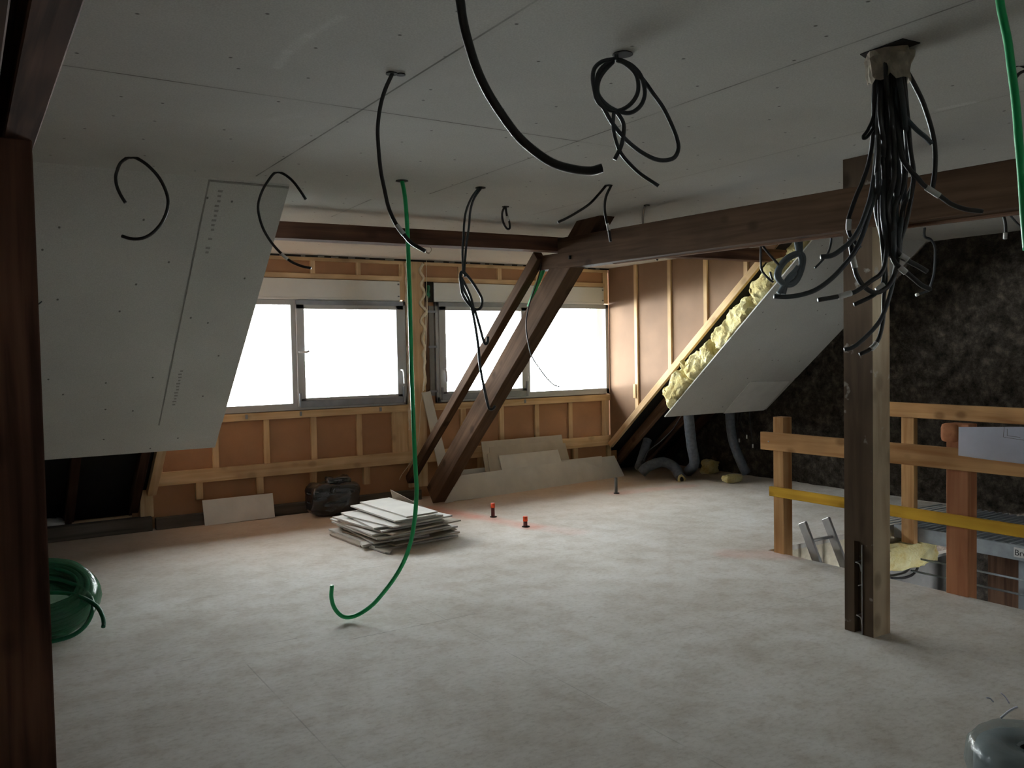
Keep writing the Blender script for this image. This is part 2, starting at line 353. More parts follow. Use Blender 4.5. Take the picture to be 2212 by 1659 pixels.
def lathe(name, prof, m, loc, parent=None, seg=24, axis=None, **k):
    bm = bmesh.new(); R = [[bm.verts.new((r*math.cos(2*math.pi*i/seg), r*math.sin(2*math.pi*i/seg), z)) for i in range(seg)] for r, z in prof]
    for a, b in zip(R, R[1:]):
        for i in range(seg): bm.faces.new((a[i], a[(i+1) % seg], b[(i+1) % seg], b[i]))
    Mx = Matrix.Translation(V(loc)) @ (axis or Matrix())
    return obj(name, bm, m, Mx, parent, smooth=True, **k)
def lump(name, a, b, m, parent=None, amp=.04, fr=6, cuts=14, Mx=None, seed=0, xmin=None, **k):
    bm = bmesh.new(); abox(bm, a, b)
    bmesh.ops.subdivide_edges(bm, edges=bm.edges[:], cuts=cuts, use_grid_fill=True)
    c = (V(a)+V(b))/2; s = (V(b)-V(a))/2
    for v in bm.verts:
        q = v.co-c; nq = V((q.x/s.x, q.y/s.y, q.z/s.z)); l = sum(abs(t)**5 for t in nq)**(1/5); q = q/max(l, .01)*max(abs(t) for t in nq)
        v.co = c+q+noise.noise_vector((v.co+V((seed, 0, 0)))*fr)*amp+noise.noise_vector((v.co+V((seed, 0, 0)))*fr*4)*amp*(.5 if m == 'wool' else .35)
        v.co.z = max(v.co.z, a[2])
        if xmin is not None: v.co.x = max(v.co.x, xmin)
    return obj(name, bm, m, Mx, parent, smooth=True, **k)
def struct(o): o['kind'] = 'structure'; return o

# ================================================================= THE ROOM
CZ = 2.62; SK = .865; SY = 5.1        # ceiling height, slope of the lining, line where the slope starts
XG = 8.2; YW = 8.6; XL, XR = 1.70, 6.56
def lining(y): return CZ-SK*(y-SY)
def roof(y): return .395-.843*(y-8.55)
# floor with the stair opening
bm = bmesh.new()
for a, b in (((-3.5, -2.5, -.04), (5.30, 9.2, 0)), ((5.30, 4.62, -.04), (XG+.15, 9.2, 0)), ((5.30, -2.5, -.04), (XG+.15, 2.0, 0))): abox(bm, a, b)
fl = struct(obj('floor', bm, 'floor'))
# flat ceiling + dormer ceiling
bm = bmesh.new()
abox(bm, (-3.6, -2.6, CZ), (XG+.2, SY, CZ+.03)); abox(bm, (XL-.25, SY, CZ), (XR+.4, YW+.1, CZ+.03))
ce = struct(obj('ceiling', bm, 'ceiling'))
# sloping plasterboard linings left and right of the dormer
nrm = V((0, SK, 1)).normalized()
def slope(name, x0, x1, y1, th=.0125, y0=SY, m='plaster', lift=0, **k):
    pts = [V((x0, y0, lining(y0))), V((x1, y0, lining(y0))), V((x1, y1, lining(y1))), V((x0, y1, lining(y1)))]
    return prism(name, [p-nrm*lift for p in pts], nrm, th, m, **k)
wl = struct(slope('wall_slope_left', -3.5, XL, 7.12))
wr = struct(slope('wall_slope_right', XR, XG, 7.16))
wr0 = WM[wr.name]
pts = [onp(x, y, (0, SY, CZ-.004), nrm) for x, y in ((1622, 824), (1706, 823), (1650, 886), (1563, 893))]
prism('plasterboard_patch', [p-nrm*.003 for p in pts], nrm, .006, 'plaster_light', wr, label='lighter plasterboard piece')
pts = [V((1.24, SY+.02, lining(SY+.02))), V((XL-.0, SY+.02, lining(SY+.02))), V((XL-.0, 6.86, lining(6.86))), V((1.24, 6.86, lining(6.86)))]
for a, b, c, d_ in ((1.232, SY+.012, 1.240, 6.86), (1.24, SY+.012, XL, SY+.024)):
    q4 = [V((x, y, lining(y))) for x, y in ((a, b), (c, b), (c, d_), (a, d_))]
    prism('joint_gap', [p-nrm*.003 for p in q4], nrm, .003, 'print_grey', wl)
prism('plasterboard_strip', [p-nrm*.006 for p in pts], nrm, .006, 'plaster', wl, label='narrow sheet with grey printed joint')
# grey edge print on the strip
for k in range(26):
    y0 = (5.16+.028*k) if k < 14 else (6.38+.026*(k-14))
    if k in (9, 11): continue
    pts = [V((xx, yy, lining(yy))) for xx, yy in ((1.295+.004*(k % 3), y0), (1.322-.003*(k % 2), y0), (1.322-.003*(k % 2), y0+.012), (1.295+.004*(k % 3), y0+.012))]
    prism('print_mark', [p-nrm*.0066 for p in pts], nrm, .0008, 'print_grey', wl)
# roof behind the linings: black membrane on rafters
def roofplane(name, x0, x1, y0=4.3, y1=9.15):
    n = V((0, .843, 1)).normalized()
    return struct(prism(name, [V((x0, y0, roof(y0))), V((x1, y0, roof(y0))), V((x1, y1, roof(y1))), V((x0, y1, roof(y1)))], n, .04, 'membrane'))
roofplane('wall_roof_left', -3.5, 1.46); roofplane('wall_roof_right', 6.98, XG+.1)
# gable of rubble stone
bm = bmesh.new(); ny, nz = 110, 52
G = [[bm.verts.new((0, -2.6+i*(11.9/ny), -2.9+j*(5.9/nz))) for j in range(nz+1)] for i in range(ny+1)]
for i in range(ny):
    for j in range(nz): bm.faces.new((G[i][j], G[i+1][j], G[i+1][j+1], G[i][j+1]))
for v in bm.verts: v.co.x = .01+.05*noise.noise(v.co*3.2)+.045*noise.noise(v.co*9)
for e in [e for e in bm.edges if e.is_boundary]: pass
wg = struct(obj('wall_right', bm, 'stone', Matrix.Translation((XG+.03, 0, 0)), smooth=True))
bm = bmesh.new()
for a, b in (((-3.6, -2.6, -.04), (6.0, -2.5, CZ)), ((6.9, -2.6, -.04), (XG+.2, -2.5, CZ)), ((6.0, -2.6, -.04), (6.9, -2.5, 1.05)), ((6.0, -2.6, 1.6), (6.9, -2.5, CZ))): abox(bm, a, b)
struct(obj('wall_rear', bm, 'plaster'))
struct(box('wall_void_light_stop', (-3.6, SY-.05, CZ+.031), (XG+.2, SY, 3.35), 'membrane'))  # unseen closure added above the ceiling to stop sky light leaking in
struct(box('wall_left', (-3.6, -2.5, -.04), (-3.5, 9.2, CZ+.03), 'hardboard'))
# dormer cheeks
def cheek(name, x0, x1, m):
    pts = [V((x0, YW, CZ)), V((x0, 5.9, CZ)), V((x0, 5.9, roof(5.9))), V((x0, YW, roof(YW)))]
    return struct(prism(name, pts, (1, 0, 0), x1-x0, m))
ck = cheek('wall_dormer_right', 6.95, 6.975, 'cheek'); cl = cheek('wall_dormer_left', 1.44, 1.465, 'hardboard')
for y in (8.055, 7.465, 6.89, 6.31):
    zb = max(roof(y)+.02, .3)
    timber('stud', (6.9375, y, zb), (6.9375, y, CZ), .055, .025, 'pine', ck, upv=(1, 0, 0), bev=.002)
tx = ((6.915, 8.56, roof(8.56)), (6.915, 6.02, roof(6.02)))
timber('raking_board', tx[0], tx[1], .045, .075, 'pine', ck, bev=.003)
timber('raking_board', (1.455, 8.56, roof(8.56)-.03), (1.455, 6.2, roof(6.2)-.03), .08, .09, 'pine', cl, bev=.003)
timber('block', (6.925, 8.08, 1.0), (6.925, 8.08, 1.17), .05, .03, 'pine', ck, upv=(1, 0, 0))
# ---------------------------------------------------------------- window wall
bm = bmesh.new(); Y0, Y1 = YW+.03, YW+.05
abox(bm, (1.44, Y0, 0), (6.98, Y1, .975)); abox(bm, (1.44, Y0, 2.38), (6.98, Y1, CZ)); abox(bm, (4.10, Y0, .975), (4.50, Y1, 2.38)); abox(bm, (1.44, Y0, .975), (1.62, Y1, 2.38))
abox(bm, (1.3, YW+.06, -.05), (7.1, YW+.28, 1.05)); abox(bm, (1.3, YW+.06, 2.38), (7.1, YW+.28, 2.8)); abox(bm, (4.11, YW+.06, .97), (4.50, YW+.28, 2.38)); abox(bm, (1.3, YW+.06, .97), (1.6, YW+.28, 2.38)); abox(bm, (6.98, YW+.06, .97), (7.1, YW+.28, 2.38))
wb = struct(obj('wall_back', bm, 'hardboard'))
def stud(x0, x1, z0, z1, m='pine', y=YW, d=.032, name='stud', **k):
    xc = (x0+x1)/2
    return timber(name, (xc, y+d/2, z0), (xc, y+d/2, z1), x1-x0, d, m, wb, upv=(0, 1, 0), bev=.002, **k)
def hrail(x0, x1, z0, z1, m='pine', y=YW, d=.032, name='rail', **k):
    zc = (z0+z1)/2
    return timber(name, (x0, y+d/2, zc), (x1, y+d/2, zc), d, z1-z0, m, wb, bev=.002, **k)
hrail(1.46, 4.10, 2.565, 2.61); hrail(4.36, 6.95, 2.565, 2.61)
hrail(1.46, 4.09, 2.385, 2.435, d=.034); hrail(4.33, 6.9, 2.385, 2.435, d=.034)
for a in (2.0, 2.52, 3.06, 3.56): stud(a, a+.05, 2.435, 2.565)
for a in (4.79, 5.31, 5.85, 6.38): stud(a, a+.055, 2.435, 2.565)
stud(6.87, 6.95, 2.18, 2.62, y=YW+.004); stud(4.055, 4.13, 2.18, 2.6, y=YW+.002)
hrail(1.5, 4.12, .962, 1.035, y=YW-.012, d=.045); hrail(4.44, 6.96, .955, 1.03, y=YW-.012, d=.045)
for a, b in ((1.5, 1.57), (2.03, 2.09), (2.53, 2.59), (3.02, 3.08), (3.52, 3.58)): stud(a, b, .52, .962)
for a, b in ((4.78, 4.85), (5.30, 5.36), (5.80, 5.86), (6.30, 6.36), (6.82, 6.93)): stud(a, b, .50, .955)
hrail(1.46, 4.16, .395, .522, y=YW-.022, d=.054, name='long_rail'); hrail(4.30, 6.95, .385, .512, y=YW-.022, d=.054, name='long_rail')
for a, b, z in ((1.86, 1.925, .235), (2.44, 2.51, .23), (3.00, 3.06, .26), (3.58, 3.65, .21), (6.35, 6.42, .2), (5.0, 5.06, .15)):
    stud(a, b, z, .40, name='spacer_block', d=.05, y=YW-.02)
stud(1.36, 1.475, .12, .40, y=YW-.03, d=.06, name='stud'); stud(6.9, 6.96, .12, .5)
stud(4.12, 4.345, .12, 2.61, y=YW-.006, d=.05, name='wide_board'); stud(3.93, 4.12, .50, .965, name='stud')
stud(4.345, 4.405, .9, 2.40, 'old_wood', y=YW+.012, name='brown_stud')
box('grey_membrane_strip', (4.405, YW+.004, 1.12), (4.465, YW+.02, 2.12), 'board_grey', wb)
hrail(1.46, 6.95, 2.60, 2.618, 'dark_hole', y=YW-.02, d=.03, name='foil_gap')
for i in range(22):
    x = 2.75+i*.19+random.uniform(-.05, .05)
    if not 4.0 < x < 4.3: hrail(x, x+random.uniform(.04, .12), 2.600, 2.616, 'board_grey', y=YW-.024, d=.004, name='foil_print')
# expanding foam beads down the wide board
def bead(x, z0, z1, r, amp, seed):
    pts = []; z = z1
    i = 0
    while z > z0:
        pts.append(V((x+amp*noise.noise(V((z*9, seed, 0)))*1.6+amp*.5*math.sin(z*34+seed), YW-.012, z))); z -= .012; i += 1
    bm = bmesh.new(); o = pts[0].copy(); sweep(bm, [p-o for p in pts], lambda i, n: r*(1+.45*noise.noise(V((i*.25, seed, 3)))), 8)
    obj('foam_bead', bm, 'foam', Matrix.Translation(o), wb, smooth=True)
bead(4.325, 1.18, 2.58, .016, .028, 1.0); bead(4.128, .75, 2.58, .010, .008, 5.0)
box('shutter_motor', (4.37, YW-.02, 2.16), (4.455, YW+.03, 2.385), 'dark_hole', wb, label='dark green and black shutter fitting')
lump('insulation_tuft', (4.375, YW-.028, 2.20), (4.41, YW-.01, 2.34), 'dark_green', wb, amp=.015, fr=20, cuts=6)
for z in (2.055, 1.665, 1.17): box('metal_bracket', (4.385, YW-.016, z-.012), (4.49, YW-.008, z+.012), 'seal', wb)
for x, z in ((2.35, 1.0), (2.9, 1.0), (3.78, 1.0), (5.64, 1.0)): box('fixing_clip', (x, YW-.022, z-.02), (x+.022, YW-.012, z+.025), 'seal', wb)
# sleeper along the eave (grey timber lying on the floor)
timber('eave_sleeper', (-3.0, 8.60, .065), (1.45, 8.56, .065), .10, .13, 'sleeper', label='long grey timber lying on floor below left sloping wall', cat='timber')
timber('eave_sleeper', (1.48, 8.545, .055), (4.2, 8.50, .055), .07, .11, 'sleeper', label='long grey timber lying on floor under the left window', cat='timber')
# ---------------------------------------------------------------- windows
def window(n, x0, xm, x1, sash_left, z0=1.04, z1=2.165, label=None):
    w = empty('window_%d' % n, ((x0+x1)/2, YW, z0), None, None, kind='structure')
    yf, d = YW-.005, .07
    bm = bmesh.new()
    abox(bm, (x0, yf, z0), (x1, yf+d, z0+.07), .004); abox(bm, (x0, yf, z1-.055), (x1, yf+d, z1), .004)
    abox(bm, (x0, yf, z0), (x0+.05, yf+d, z1), .004); abox(bm, (x1-.05, yf, z0), (x1, yf+d, z1), .004)
    abox(bm, (xm-.03, yf-.001, z0), (xm+.03, yf+d, z1), .004)
    obj('window_frame', bm, 'pvc_print', None, w)
    s0, s1 = (x0+.035, xm-.015) if sash_left else (xm+.02, x1-.035)
    f0, f1 = (xm+.03, x1-.05) if sash_left else (x0+.05, xm-.03)
    box('fixed_pane', (f0-.01, yf+.035, z0+.06), (f1+.01, yf+.041, z1-.045), 'glass', w)
    sz0, sz1 = z0+.09, z1-.05
    bm = bmesh.new(); ys = yf-.022
    abox(bm, (s0, ys, sz0), (s1, ys+.05, sz0+.03), .003); abox(bm, (s0, ys, sz1-.045), (s1, ys+.05, sz1), .003)
    abox(bm, (s0, ys, sz0-.06), (s0+.085, ys+.05, sz1), .003); abox(bm, (s1-.085, ys, sz0-.06), (s1, ys+.05, sz1), .003)
    sa = obj('sash', bm, 'pvc_print', None, w)
    box('sash_glass', (s0+.07, ys+.02, sz0+.02), (s1-.07, ys+.026, sz1-.035), 'glass', sa)
    box('bottom_rail', (s0+.02, ys-.012, z0+.024), (s1-.0, ys+.02, sz0+.002), 'seal', sa, bev=.003, label='grey metal bottom rail')
    box('top_track', (s0, ys+.0, z1-.052), (s1, ys+.03, z1-.006), 'seal', w, label='grey metal track')
    box('hinge', (s0+.01, ys-.02, z0+.03), (s0+.03, ys, z0+.17), 'seal', sa); box('hinge', (s1-.03, ys-.02, z0+.03), (s1-.008, ys, z0+.2), 'seal', sa)
    hx = s1-.035 if not sash_left else s0+.05
    h = tube('handle', [(hx-.012, ys-.01, 1.42), (hx-.004, ys-.045, 1.41), (hx+.004, ys-.05, 1.34), (hx+.008, ys-.045, 1.27)], .010, 'pvc', sa, 8, 6)
    return w
w3 = window(3, 6.0, 6.45, 6.9, True, 1.05, 1.6); w3.matrix_basis = Matrix.Translation((0, -YW-2.5, 0)) @ WM[w3.name]
w1 = window(1, 1.62, 2.865, 4.115, False)
w2 = window(2, 4.48, 5.71, 6.945, True)
tube('latch', [(2.9, YW-.03, 1.63), (2.97, YW-.06, 1.63), (3.0, YW-.06, 1.64)], .011, 'pvc', w1)
for x0, x1, w, n in ((1.62, 4.055, w1, 1), (4.465, 6.87, w2, 2)):
    bm = bmesh.new(); abox(bm, (x0, YW-.012, 2.166), (x1, YW+.058, 2.378), .004); abox(bm, (x0, YW-.016, 2.172), (x1, YW-.010, 2.19), .002)
    sb = obj('shutter_box', bm, 'box_white', None, w)
    for z in (2.215, 2.345): box('screw_cap', (x1-.03, YW-.02, z-.008), (x1-.012, YW-.011, z+.008), 'seal', sb)
# unseen eave overhang outside, added to block light from the high sky
struct(box('wall_eave_sky_block', (.8, YW+.29, 2.42), (7.4, YW+1.0, 2.6), 'dark_wood'))
# ---------------------------------------------------------------- trusses

# right truss
def make_post():
    e = empty('timber_post', (4.22, 2.976, 0), 'thick square timber post in front of the stair railing, with a slot near its foot', 'post')
    bm = bmesh.new(); X0, X1, A, B = 4.145, 4.295, 2.886, 3.067
    abox(bm, (X0, A, .515), (X1, B, CZ)); abox(bm, (X0+.045, A, 0), (X1, B, .515)); abox(bm, (X0, A, 0), (X0+.045, 2.957, .515)); abox(bm, (X0, 3.005, 0), (X0+.045, B, .515))
    for v in bm.verts: v.co += V((-.0, 0, 0))
    # grain runs up the post: build lying along X and stand it up
    Rz = Matrix(((0, 0, -1, 0), (0, 1, 0, 0), (1, 0, 0, 0), (0, 0, 0, 1)))
    o = V((4.22, 2.976, 0))
    for v in bm.verts: v.co = Rz.inverted() @ (v.co-o)
    bm.normal_update()
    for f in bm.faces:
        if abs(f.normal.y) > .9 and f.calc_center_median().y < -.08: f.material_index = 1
    obj('post_shaft', bm, ('post_wood', 'post_pale_lit'), Matrix.Translation(o) @ Rz, e)
    for z, dy in ((.40, 0), (.105, .005)):
        tube('bent_nail', [(4.19, 2.985-dy, z), (4.135, 2.985-dy, z), (4.128, 2.975-dy, z), (4.126, 2.955-dy, z-.008), (4.124, 2.945-dy, z-.045)], .0035, 'nail', e, 6, 5)
    tube('bent_nail', [(4.185, 2.975, .27), (4.14, 2.975, .27)], .003, 'nail', e, 6, 2)
    box('metal_edge', (4.140, 2.951, .0), (4.146, 2.956, .5), 'nail', e, label='thin metal strip beside the slot')
make_post()
def make_beam():
    R, L = frame((4.212, -2.4, 2.26), (4.212, 5.775, 2.388)); Mx = Matrix.Translation(V((4.212, -2.4, 2.26))) @ R; bm = bmesh.new()
    abox(bm, (0, -.07, -.095), (L, .07, .105)); 
    for v in bm.verts:
        if v.co.x > L/2: v.co.z += .018 if v.co.z > 0 else -.028
    abox(bm, (L-.02, -.066, -.115), (L+.36, .066, .005))
    bmesh.ops.bevel(bm, geom=bm.edges[:], offset=.004, segments=1, affect='EDGES')
    b = obj('ceiling_beam', bm, 'beam_wood', Mx, label='long horizontal timber beam running from the diagonal struts past the post', cat='beam')
    tube('peg_hole', [(4.140, 5.60, 2.355), (4.1385, 5.60, 2.325)], .013, 'dark_hole', b, 8, 2)
    timber('batten', (4.262, -2.4, 2.135), (4.262, 5.2, 2.262), .03, .018, 'old_wood', b, label='thin batten under the beam')
make_beam()
def dgl(name, X, k, c, y0, y1, w, h, m, label):
    return timber(name, (X, y0, k*y0+c), (X, y1, k*y1+c), w, h, m, wob=.006, label=label, cat='strut')
dgl('diagonal_strut', 4.221, -.90, 7.452, 8.18, 5.28, .142, .212, 'beam_wood', 'thick diagonal timber strut from floor to ceiling in front of the right window')
dgl('diagonal_rafter', 4.135, -.844, 7.478, 8.62, 6.02, .085, .09, 'beam_wood', 'thinner diagonal timber parallel to and left of the thick strut')
timber('cross_purlin', (1.55, 5.85, 2.447), (XG, 5.85, 2.50), .14, .112, 'purlin_wood', bev=0, wob=.004, label='dark brown horizontal purlin under the ceiling above the windows', cat='beam')
# left truss
e = empty('timber_post', (.12, 2.976, 0), 'dark brown timber post at the left edge of the picture', 'post')
timber('post_shaft', (.118, 2.976, 0), (.118, 2.976, 2.24), .165, .18, 'purlin_wood', e, upv=(0, 1, 0))
tube('bent_nail', [(.16, 2.89, .10), (.215, 2.885, .10), (.222, 2.885, .09), (.225, 2.885, .07)], .0035, 'nail', e, 6, 5)
timber('timber_cleat', (.245, 2.95, 0), (.245, 2.95, .30), .05, .05, 'purlin_wood', e, upv=(0, 1, 0))
timber('ceiling_beam', (.17, -2.4, 2.35), (.17, 6.1, 2.35), .085, .22, 'purlin_wood', label='dark timber beam at the top left corner resting on the left post', cat='beam')
timber('ceiling_beam', (.075, -2.4, 2.33), (.075, 6.1, 2.33), .05, .18, 'dark_wood', label='second dark timber at the very top left corner beside the left beam', cat='beam')
# rafters seen below the linings
for x, l in ((-.2, None), (.78, 'dark rafter below the left sloping board, nearer the left post'), (1.315, 'dark rafter below the left sloping board, beside the pale framing')):
    timber('rafter', (x, 8.95, roof(8.95)-.08), (x, 5.4, roof(5.4)-.08), .075, .10, 'dark_wood', label=l or 'dark rafter hidden mostly behind the left post under the sloping board', cat='rafter')
for x, l in ((7.18, 'first dark rafter right of the pale raking board in the right eave corner'), (7.70, 'second rafter in the right eave corner, behind the hanging ducts'), (8.12, 'rafter against the stone gable in the right eave corner')):
    timber('rafter', (x, 8.95, roof(8.95)-.08), (x, 5.15, roof(5.15)-.08), .075, .10, 'old_wood' if x < 8 else 'dark_wood', label=l, cat='rafter')
# pale scraps lying behind the left sleeper
timber('timber_offcut', (.80, 8.72, .10), (1.36, 8.70, .10), .05, .07, 'pine', label='pale timber offcut behind the sleeper in the dark left eave', cat='offcut')
lump('foam_scrap', (-.12, -.10, 0), (.14, .10, .10), 'label', amp=.03, fr=8, cuts=8, Mx=Matrix.Translation((.60, 8.78, .06)), label='crumpled white scrap in the dark left eave beside the post', cat='scrap')

# ================================================================= insulation above the right lining
def slopeM(x, y, lift=0):
    # local X along the room, local Y up the slope, local Z out of the lining
    yy = V((0, 1, -SK)).normalized(); zz = nrm
    return Matrix.Translation(V((x, y, lining(y)))+nrm*(.016+lift)) @ Matrix((V((1, 0, 0)), yy, V((1, 0, 0)).cross(yy))).transposed().to_4x4()
for i, (y, L, h) in enumerate(((7.12, .52, .26), (6.75, .46, .24), (6.38, .68, .23), (5.86, .55, .22), (5.43, .40, .17))):
    o = lump('insulation_batt', (-.02, -L, .0), (.95, 0, h), 'wool', amp=.055, fr=5, cuts=30, Mx=slopeM(XR-.01, y), seed=i*7.3, xmin=-.035,
             label='yellow glass wool batt on the right sloping board, number %s from the bottom' % ('one', 'two', 'three', 'four', 'five')[i], cat='insulation', group='glass wool batts behind the right sloping board')
    o['label'] = ('lowest yellow glass wool batt bulging over the bottom of the right sloping board', 'second yellow glass wool batt, just above the lowest bulging one',
                  'middle yellow glass wool batt, largest on the right sloping board', 'yellow glass wool batt just above the largest middle one', 'topmost and smallest yellow glass wool batt under the purlin')[i]
    if i == 1:
        o2 = lump('wool_tuft', (-.02, -.03, 0), (.03, .02, .10), 'wool', o, amp=.018, fr=14, cuts=6, Mx=slopeM(XR, y-.05, h-.07), seed=3+i)
p0, p1 = [onp(x, y, (0, SY, CZ), nrm)-nrm*.006 for x, y in ((62, 655), (90, 647))]
tube('bare_twig', [p0-nrm*.01, (p0+p1)/2-nrm*.03, p1-nrm*.01], .004, 'strand_grey', wl, 6, 4)
# ================================================================= ducts in the right eave
def duct(name, pts, r, label):
    q = spline(pts, 10); o = q[0].copy(); bm = bmesh.new(); sweep(bm, [p-o for p in q], lambda i, n: r*(1+.05*noise.noise(V((i*.6, r*50, 0)))), 16)
    return obj(name, bm, 'duct', Matrix.Translation(o), smooth=True, label=label, cat='duct')
d1 = duct('insulated_duct', [onp(*p, (0, 7.55, 0), (0, 1, 0)) for p in ((1485, 860), (1488, 905), (1494, 960), (1500, 1000))]+[on(1487, 1018, 'Z', .075)], .062, 'grey insulated duct hanging straight down below the right sloping board')
d2 = duct('insulated_duct', [on(x, y, 'X', 7.85) for x, y in ((1576, 850), (1577, 905), (1583, 950), (1597, 990))]+[on(1612, 1022, 'Z', .08)], .055, 'grey insulated duct curving down beside the stone gable to the floor')
d3 = duct('insulated_duct', [onp(1399, 950, (0, 8.3, 0), (0, 1, 0)), onp(1388, 985, (0, 8.25, 0), (0, 1, 0)), on(1380, 1010, 'Y', 8.15)], .055, 'short dark duct standing leftmost in the right eave corner')
d4 = duct('insulated_duct', [on(1385, 1022, 'Y', 8.05)]+[on(x, y, 'Y', yy) for x, y, yy in ((1400, 1008, 8.0), (1430, 998, 7.95), (1455, 1008, 7.85), (1466, 1024, 7.75), (1471, 1034, 7.66))], .062, 'dark duct arching along the floor with its open end towards the room')
q = on(1472, 1037, 'Z', .06)
lathe('duct_end', [(.062, 0), (.064, .012), (.036, .014), (.034, -.03)], 'wool', WM[d4.name].translation*0+on(1472, 1036, 'Y', 7.64), d4, 16, Matrix.Rotation(math.radians(80), 4, 'X'), label='yellow insulated open end')
lathe('duct_void', [(.036, 0), (.001, 0)], 'dark_hole', on(1472, 1036, 'Y', 7.635), d4, 16, Matrix.Rotation(math.radians(80), 4, 'X'))
lump('wool_scrap', (-.13, -.06, 0), (.12, .06, .09), 'wool', amp=.015, fr=9, cuts=8, Mx=Matrix.Translation(on(1582, 1042, 'Z', 0)), label='small yellow scrap of glass wool on the floor beside the curving duct', cat='scrap')
lump('wool_scrap', (-.12, -.06, 0), (.12, .06, .17), 'wool', amp=.03, fr=9, cuts=8, Mx=Matrix.Translation((8.0, 7.9, .0)), seed=5, label='dim yellow lump of glass wool at the back of the right eave', cat='scrap')
tube('thin_cable', [on(x, y, 'Y', yy) for x, y, yy in ((1474, 893, 7.6), (1455, 925, 7.75), (1425, 955, 7.9), (1400, 975, 8.0), (1385, 1000, 8.1))], .006, 'strand_grey', label='thin cable sagging from the right sloping board into the eave', cat='cable')
for i, (a, b, c) in enumerate((((1596, 880), (1592, 920), (1597, 950)), ((1605, 880), (1600, 915), (1613, 942)), ((1618, 880), (1622, 925), (1626, 962)))):
    e = empty('hanging_cable', on(*a, 'X', 8.0), ('black cable ending in a white tag left of three beside the curving duct', 'black cable ending in a white tag in the middle of three beside the curving duct', 'longest black cable with a white tag right of three beside the curving duct')[i], 'cable', 'tagged cables beside the curving duct')
    P = [on(*p, 'X', 8.0) for p in (a, b, c)]; tube('cable_sheath', P, .006, 'black', e, 6)
    tube('cable_tag', [P[2]+V((0, 0, .015)), P[2]-V((0, 0, .03))], .010, 'label', e, 6, 2, label='white tag')

# ================================================================= plasterboard leaning on the window wall
def leaner(name, base, ang, pxs, th, m, label, yaw=0.0, group=None, cat='board'):
    # board standing on the floor along a line through base, leaning back by ang
    u = V((math.cos(yaw), math.sin(yaw), 0)); f = V((-math.sin(yaw), math.cos(yaw), 0)); v = V((0, 0, 1))*math.cos(ang)+f*math.sin(ang); n = u.cross(v)
    if n.y < 0: n = -n
    pts = [onp(x, y, base, n) for x, y in pxs]
    return prism(name, pts, n, th, m, label=label, cat=cat, group=group)
yw_ = math.atan2(.308, 2.656)
g = 'boards leaning on the wall under the right window'
leaner('plasterboard_sheet', (4.37, 8.10, 0), .36, ((961, 1086), (980, 1085), (980, 1082), (1347, 1040), (1350, 1030), (1327, 984), (1213, 998), (1085, 1015), (996, 1027)), .0125, 'plaster_light', 'longest grey plasterboard strip leaning in front of all others under the right window', yw_, g)
leaner('plasterboard_sheet', (6.1, 8.319, 0), .36, ((1095, 1045), (1213, 1030), (1213, 998), (1205, 971), (1078, 984), (1085, 1015)), .0125, 'plaster_light', 'grey board rising just behind the middle of the longest strip', yw_, g)
leaner('plasterboard_sheet', (6.1, 8.350, 0), .33, ((1062, 1040), (1200, 1025), (1199, 955), (1200, 952), (1058, 966), (1058, 978), (1053, 980)), .0125, 'plaster_edge', 'tan board with a torn pale top edge behind the rising grey board', yw_, g)
leaner('plasterboard_sheet', (6.1, 8.385, 0), .28, ((1058, 1040), (1231, 1020), (1231, 996), (1221, 957), (1216, 957), (1213, 939), (1040, 954), (1050, 1020)), .0125, 'plaster_edge', 'rearmost and tallest tan board of the leaning stack', yw_, g)
leaner('plasterboard_sheet', (4.6, 8.40, 0), .10, ((996, 1040), (1300, 1010), (1300, 985), (1200, 996), (1046, 1010), (998, 1015)), .0125, 'plaster_light', 'low grey strip peeping out left of the leaning stack beside the strut', .0, g)
leaner('white_slat', (4.5, 8.47, 0), .09, ((912, 848), (930, 845), (988, 1085), (965, 1087)), .018, 'plaster_light', 'long narrow pale slat leaning on the wall behind the diagonal struts', 0)
leaner('plasterboard_offcut', (1.9, 8.43, 0), .22, ((443, 1136), (594, 1117), (589, 1065), (437, 1081)), .0125, 'plaster_light', 'small grey rectangular board leaning on the sleeper under the left window', -.03)
# black wrapped bundle
e = empty('black_bundle', (3.10, 8.28, 0), 'black wrapped round bundle on the floor left of the board pile', 'bag')
lump('bundle_body', (-.26, -.17, 0), (.25, .17, .31), 'film_black', e, amp=.022, fr=7, cuts=18, Mx=Matrix.Translation((3.12, 8.28, .012)), seed=2)
lump('bundle_knot', (-.12, -.08, 0), (.14, .08, .07), 'film_black', e, amp=.02, fr=12, cuts=8, Mx=Matrix.Translation((3.16, 8.28, .30)), seed=4)
for z in (.13, .22): lathe('strap', [(.262, 0), (.268, .006), (.262, .014)], 'strand_grey', (3.118, 8.28, z), e, 28, Matrix.Scale(.70, 4, V((0, 1, 0))))

# ================================================================= pile of board offcuts
def slab(i, cx, cy, z, L, Wd, rz, tilt, roll_, m, label, cut=None):
    Mx = Matrix.Translation((cx, cy, z)) @ Matrix.Rotation(rz, 4, 'Z') @ Matrix.Rotation(tilt, 4, 'X') @ Matrix.Rotation(roll_, 4, 'Y')
    a, b = L/2, Wd/2; P = [(-b, -a), (b, -a), (b, a), (-b, a)]
    if cut: P = cut
    bm = bmesh.new(); lo = [bm.verts.new((x, y, 0)) for x, y in P]; hi = [bm.verts.new((x, y, .0125)) for x, y in P]
    bm.faces.new(lo[::-1]); bm.faces.new(hi)
    for k in range(len(P)): bm.faces.new((lo[k], lo[(k+1) % len(P)], hi[(k+1) % len(P)], hi[k]))
    return obj('plasterboard_offcut', bm, m, Mx, label=label, cat='board offcut', group='plasterboard offcuts piled on the floor')
rnd = random.Random(11)
